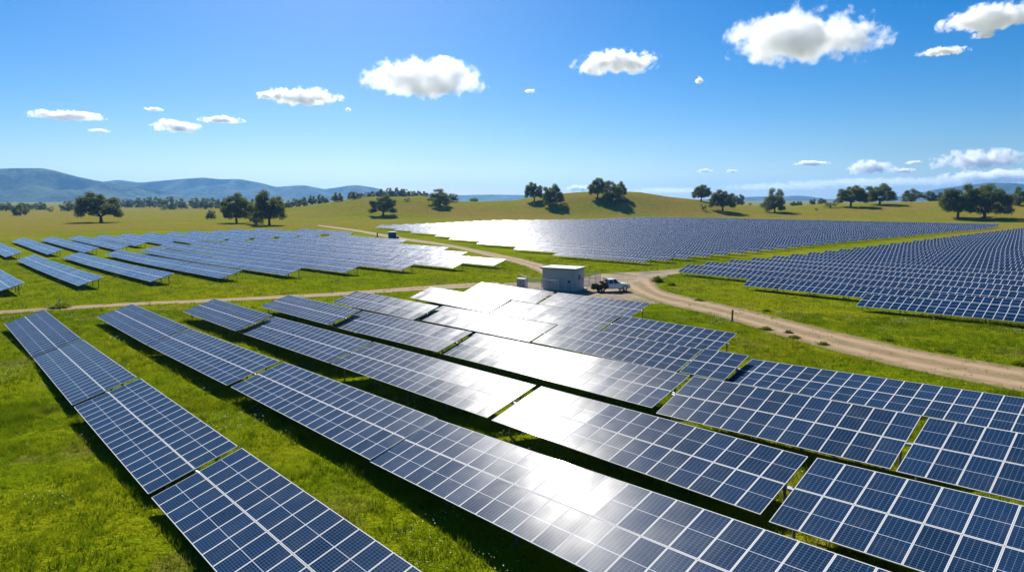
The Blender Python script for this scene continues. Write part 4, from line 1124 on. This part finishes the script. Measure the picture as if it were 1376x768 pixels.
def mat_grass():
    m, nt, p = new_mat("grass_blades")
    P = pos(nt); g = nt.nodes.new("ShaderNodeNewGeometry").outputs["Random Per Island"]
    n1 = noise(nt, P, .05, 4); n2 = noise(nt, P, .45, 3)
    c = mix_c(nt, ramp01(nt, n2, .35, .65), (0.122, 0.186, 0.003), (0.212, 0.258, 0.005))
    c = mix_c(nt, ramp01(nt, n1, .45, .68), c, (0.25, 0.262, 0.008))
    c = mix_c(nt, math_n(nt, 'MULTIPLY', ramp01(nt, noise(nt, P, .11, 5, .6), .56, .70), .55), c, (0.21, 0.16, 0.05))
    c = mix_c(nt, math_n(nt, 'MULTIPLY', ramp01(nt, noise(nt, P, .7, 3, .6), .48, .64), .8), c, (0.050, 0.100, 0.003))
    c = mix_c(nt, math_n(nt, 'MULTIPLY', g, .45), c, (0.085, 0.145, 0.004))
    p = nt.nodes.new("ShaderNodeBsdfDiffuse"); nt.links.new(c, p.inputs[0])
    t = nt.nodes.new("ShaderNodeBsdfTranslucent"); nt.links.new(c, t.inputs[0])
    mx = nt.nodes.new("ShaderNodeMixShader"); mx.inputs[0].default_value = .45
    nt.links.new(p.outputs[0], mx.inputs[1]); nt.links.new(t.outputs[0], mx.inputs[2])
    nt.links.new(mx.outputs[0], nt.nodes["Material Output"].inputs[0])
    return m
M["grass"] = mat_grass()
rng = np.random.default_rng(12)
vv = []
for (n, y0, y1, per, h0, h1, wd, sp) in ((36000, 12, 46, 7, .10, .42, .016, .10), (42000, 40, 90, 6, .12, .42, .026, .16), (45000, 80, 190, 5, .14, .42, .05, .28)):
    x, y = scatter(rng, n, y0, y1)
    vv.append(blades(rng, x, y, per, h0, h1, wd, sp))
v = np.concatenate(vv)
tag(link("grass", np_mesh("grass", v, np.arange(len(v)).reshape(-1, 3), M["grass"])), "tufty yellow green grass between the solar rows", kind="stuff")

def flowers():
    rng = np.random.default_rng(21)
    x, y = scatter(rng, 90000, 14, 90)
    k = (vnoise(x, y, 5.5, 9)*.6+vnoise(x, y, 1.7, 10)*.4 > .70) & (rng.uniform(0, 1, len(x)) > .35)
    x, y = x[k], y[k]; n = len(x); z = terrain(x, y)+rng.uniform(.22, .42, n); s = rng.uniform(.014, .03, n)*(1+y/90)
    a = rng.normal(size=(n, 3))*.4+np.array([0, -.3, 1]); a /= np.linalg.norm(a, axis=1)[:, None]
    t = np.cross(a, rng.normal(size=(n, 3))); t /= np.linalg.norm(t, axis=1)[:, None]; b = np.cross(a, t)
    c = np.stack([x, y, z], -1); s = s[:, None]
    v = np.stack([c-t*s, c+b*s, c+t*s, c-b*s], 1).reshape(-1, 3)
    m = simple("pale_petals", (.42, .46, .26), .8, 0, .2, 1)
    tag(link("wildflowers", np_mesh("wildflowers", v, np.arange(4*n).reshape(n, 4), m)), "pale patches of tiny wildflowers in the near grass", kind="stuff")
flowers()

# ---------------------------------------------------------------- haze and clouds
def haze():
    m = bpy.data.materials.new("thin_air_haze"); m.use_nodes = True; nt = m.node_tree
    nt.nodes.remove(nt.nodes["Principled BSDF"])
    pv = nt.nodes.new("ShaderNodeVolumePrincipled")
    pv.inputs["Color"].default_value = (.20, .50, 1.0, 1); pv.inputs["Density"].default_value = 5.5e-5; pv.inputs["Anisotropy"].default_value = .3
    nt.links.new(pv.outputs[0], nt.nodes["Material Output"].inputs["Volume"])
    o = MB().box((0, 4500, 218), (25600, 26000, 442)).build("haze", m)
    tag(o, "thin blue haze over the valley", kind="stuff")
if HAZE: haze()

def cloud_mat(i, sx, sy, sz, dens, sharp, amp, soft):
    m = bpy.data.materials.new("cloud_vapour"); m.use_nodes = True; nt = m.node_tree
    nt.nodes.remove(nt.nodes["Principled BSDF"])
    tc = nt.nodes.new("ShaderNodeTexCoord").outputs["Object"]
    sep = N(nt, "ShaderNodeSeparateXYZ"); nt.links.new(tc, sep.inputs[0])
    z = sep.outputs[2]
    zz = math_n(nt, 'MULTIPLY', z, math_n(nt, 'ADD', 1.05, math_n(nt, 'MULTIPLY', math_n(nt, 'LESS_THAN', z, 0.0), .75)))
    cb = N(nt, "ShaderNodeCombineXYZ"); nt.links.new(sep.outputs[0], cb.inputs[0]); nt.links.new(sep.outputs[1], cb.inputs[1]); nt.links.new(zz, cb.inputs[2])
    ln = N(nt, "ShaderNodeVectorMath", operation='LENGTH'); nt.links.new(cb.outputs[0], ln.inputs[0])
    sc_ = N(nt, "ShaderNodeVectorMath", operation='MULTIPLY'); nt.links.new(tc, sc_.inputs[0])
    k = 1.0/sz
    sc_.inputs[1].default_value = (sx*k, sy*k, sz*k)
    ad = N(nt, "ShaderNodeVectorMath", operation='ADD'); nt.links.new(sc_.outputs[0], ad.inputs[0]); ad.inputs[1].default_value = (i*7.3, i*3.1, i*1.7)
    n1 = noise(nt, ad.outputs[0], .9, 2, .5); n2 = noise(nt, ad.outputs[0], 2.2, 8, .70)
    nz = math_n(nt, 'ADD', math_n(nt, 'MULTIPLY', math_n(nt, 'SUBTRACT', n1, .5), amp), math_n(nt, 'MULTIPLY', math_n(nt, 'SUBTRACT', n2, .5), amp*1.5))
    d = math_n(nt, 'ADD', math_n(nt, 'SUBTRACT', .74, ln.outputs["Value"]), nz)
    d = math_n(nt, 'MULTIPLY', d, sharp, clamp=True)
    pv = nt.nodes.new("ShaderNodeVolumePrincipled")
    pv.inputs["Color"].default_value = (1, 1, 1, 1); pv.inputs["Anisotropy"].default_value = .38
    nt.links.new(math_n(nt, 'MULTIPLY', d, dens), pv.inputs["Density"])
    nt.links.new(pv.outputs[0], nt.nodes["Material Output"].inputs["Volume"])
    return m
def cloud(i, x, y, z, w, h, label):
    bm = bmesh.new(); bmesh.ops.create_icosphere(bm, subdivisions=2, radius=1.0)
    me = bpy.data.meshes.new("cloud"); bm.to_mesh(me); bm.free()
    o = link("cloud", me); o.location = (x, y, z)
    band = h/w < .12
    sx, sy, sz = w*1.08, (max(h*1.5, w*.40) if not band else w*.3), h*1.22
    o.scale = (sx, sy, sz); o.rotation_euler = (0, 0, -math.atan2(x, y))
    far = math.hypot(x, y) > 10000
    me.materials.append(cloud_mat(i, sx, sy, sz, (4.0 if not band else .5)/h, 3.0 if h > 60 else 2.4, 1.35 if not band else 1.6, 0))
    tag(o, label, "cloud", "white fair weather clouds" if not band else "low cloud bank over the horizon")
for i, (x, y, z, w, h) in enumerate(CLOUDS):
    if CLOUD_ON: cloud(i, x, y, z, w, h, CLOUD_LABELS[i])
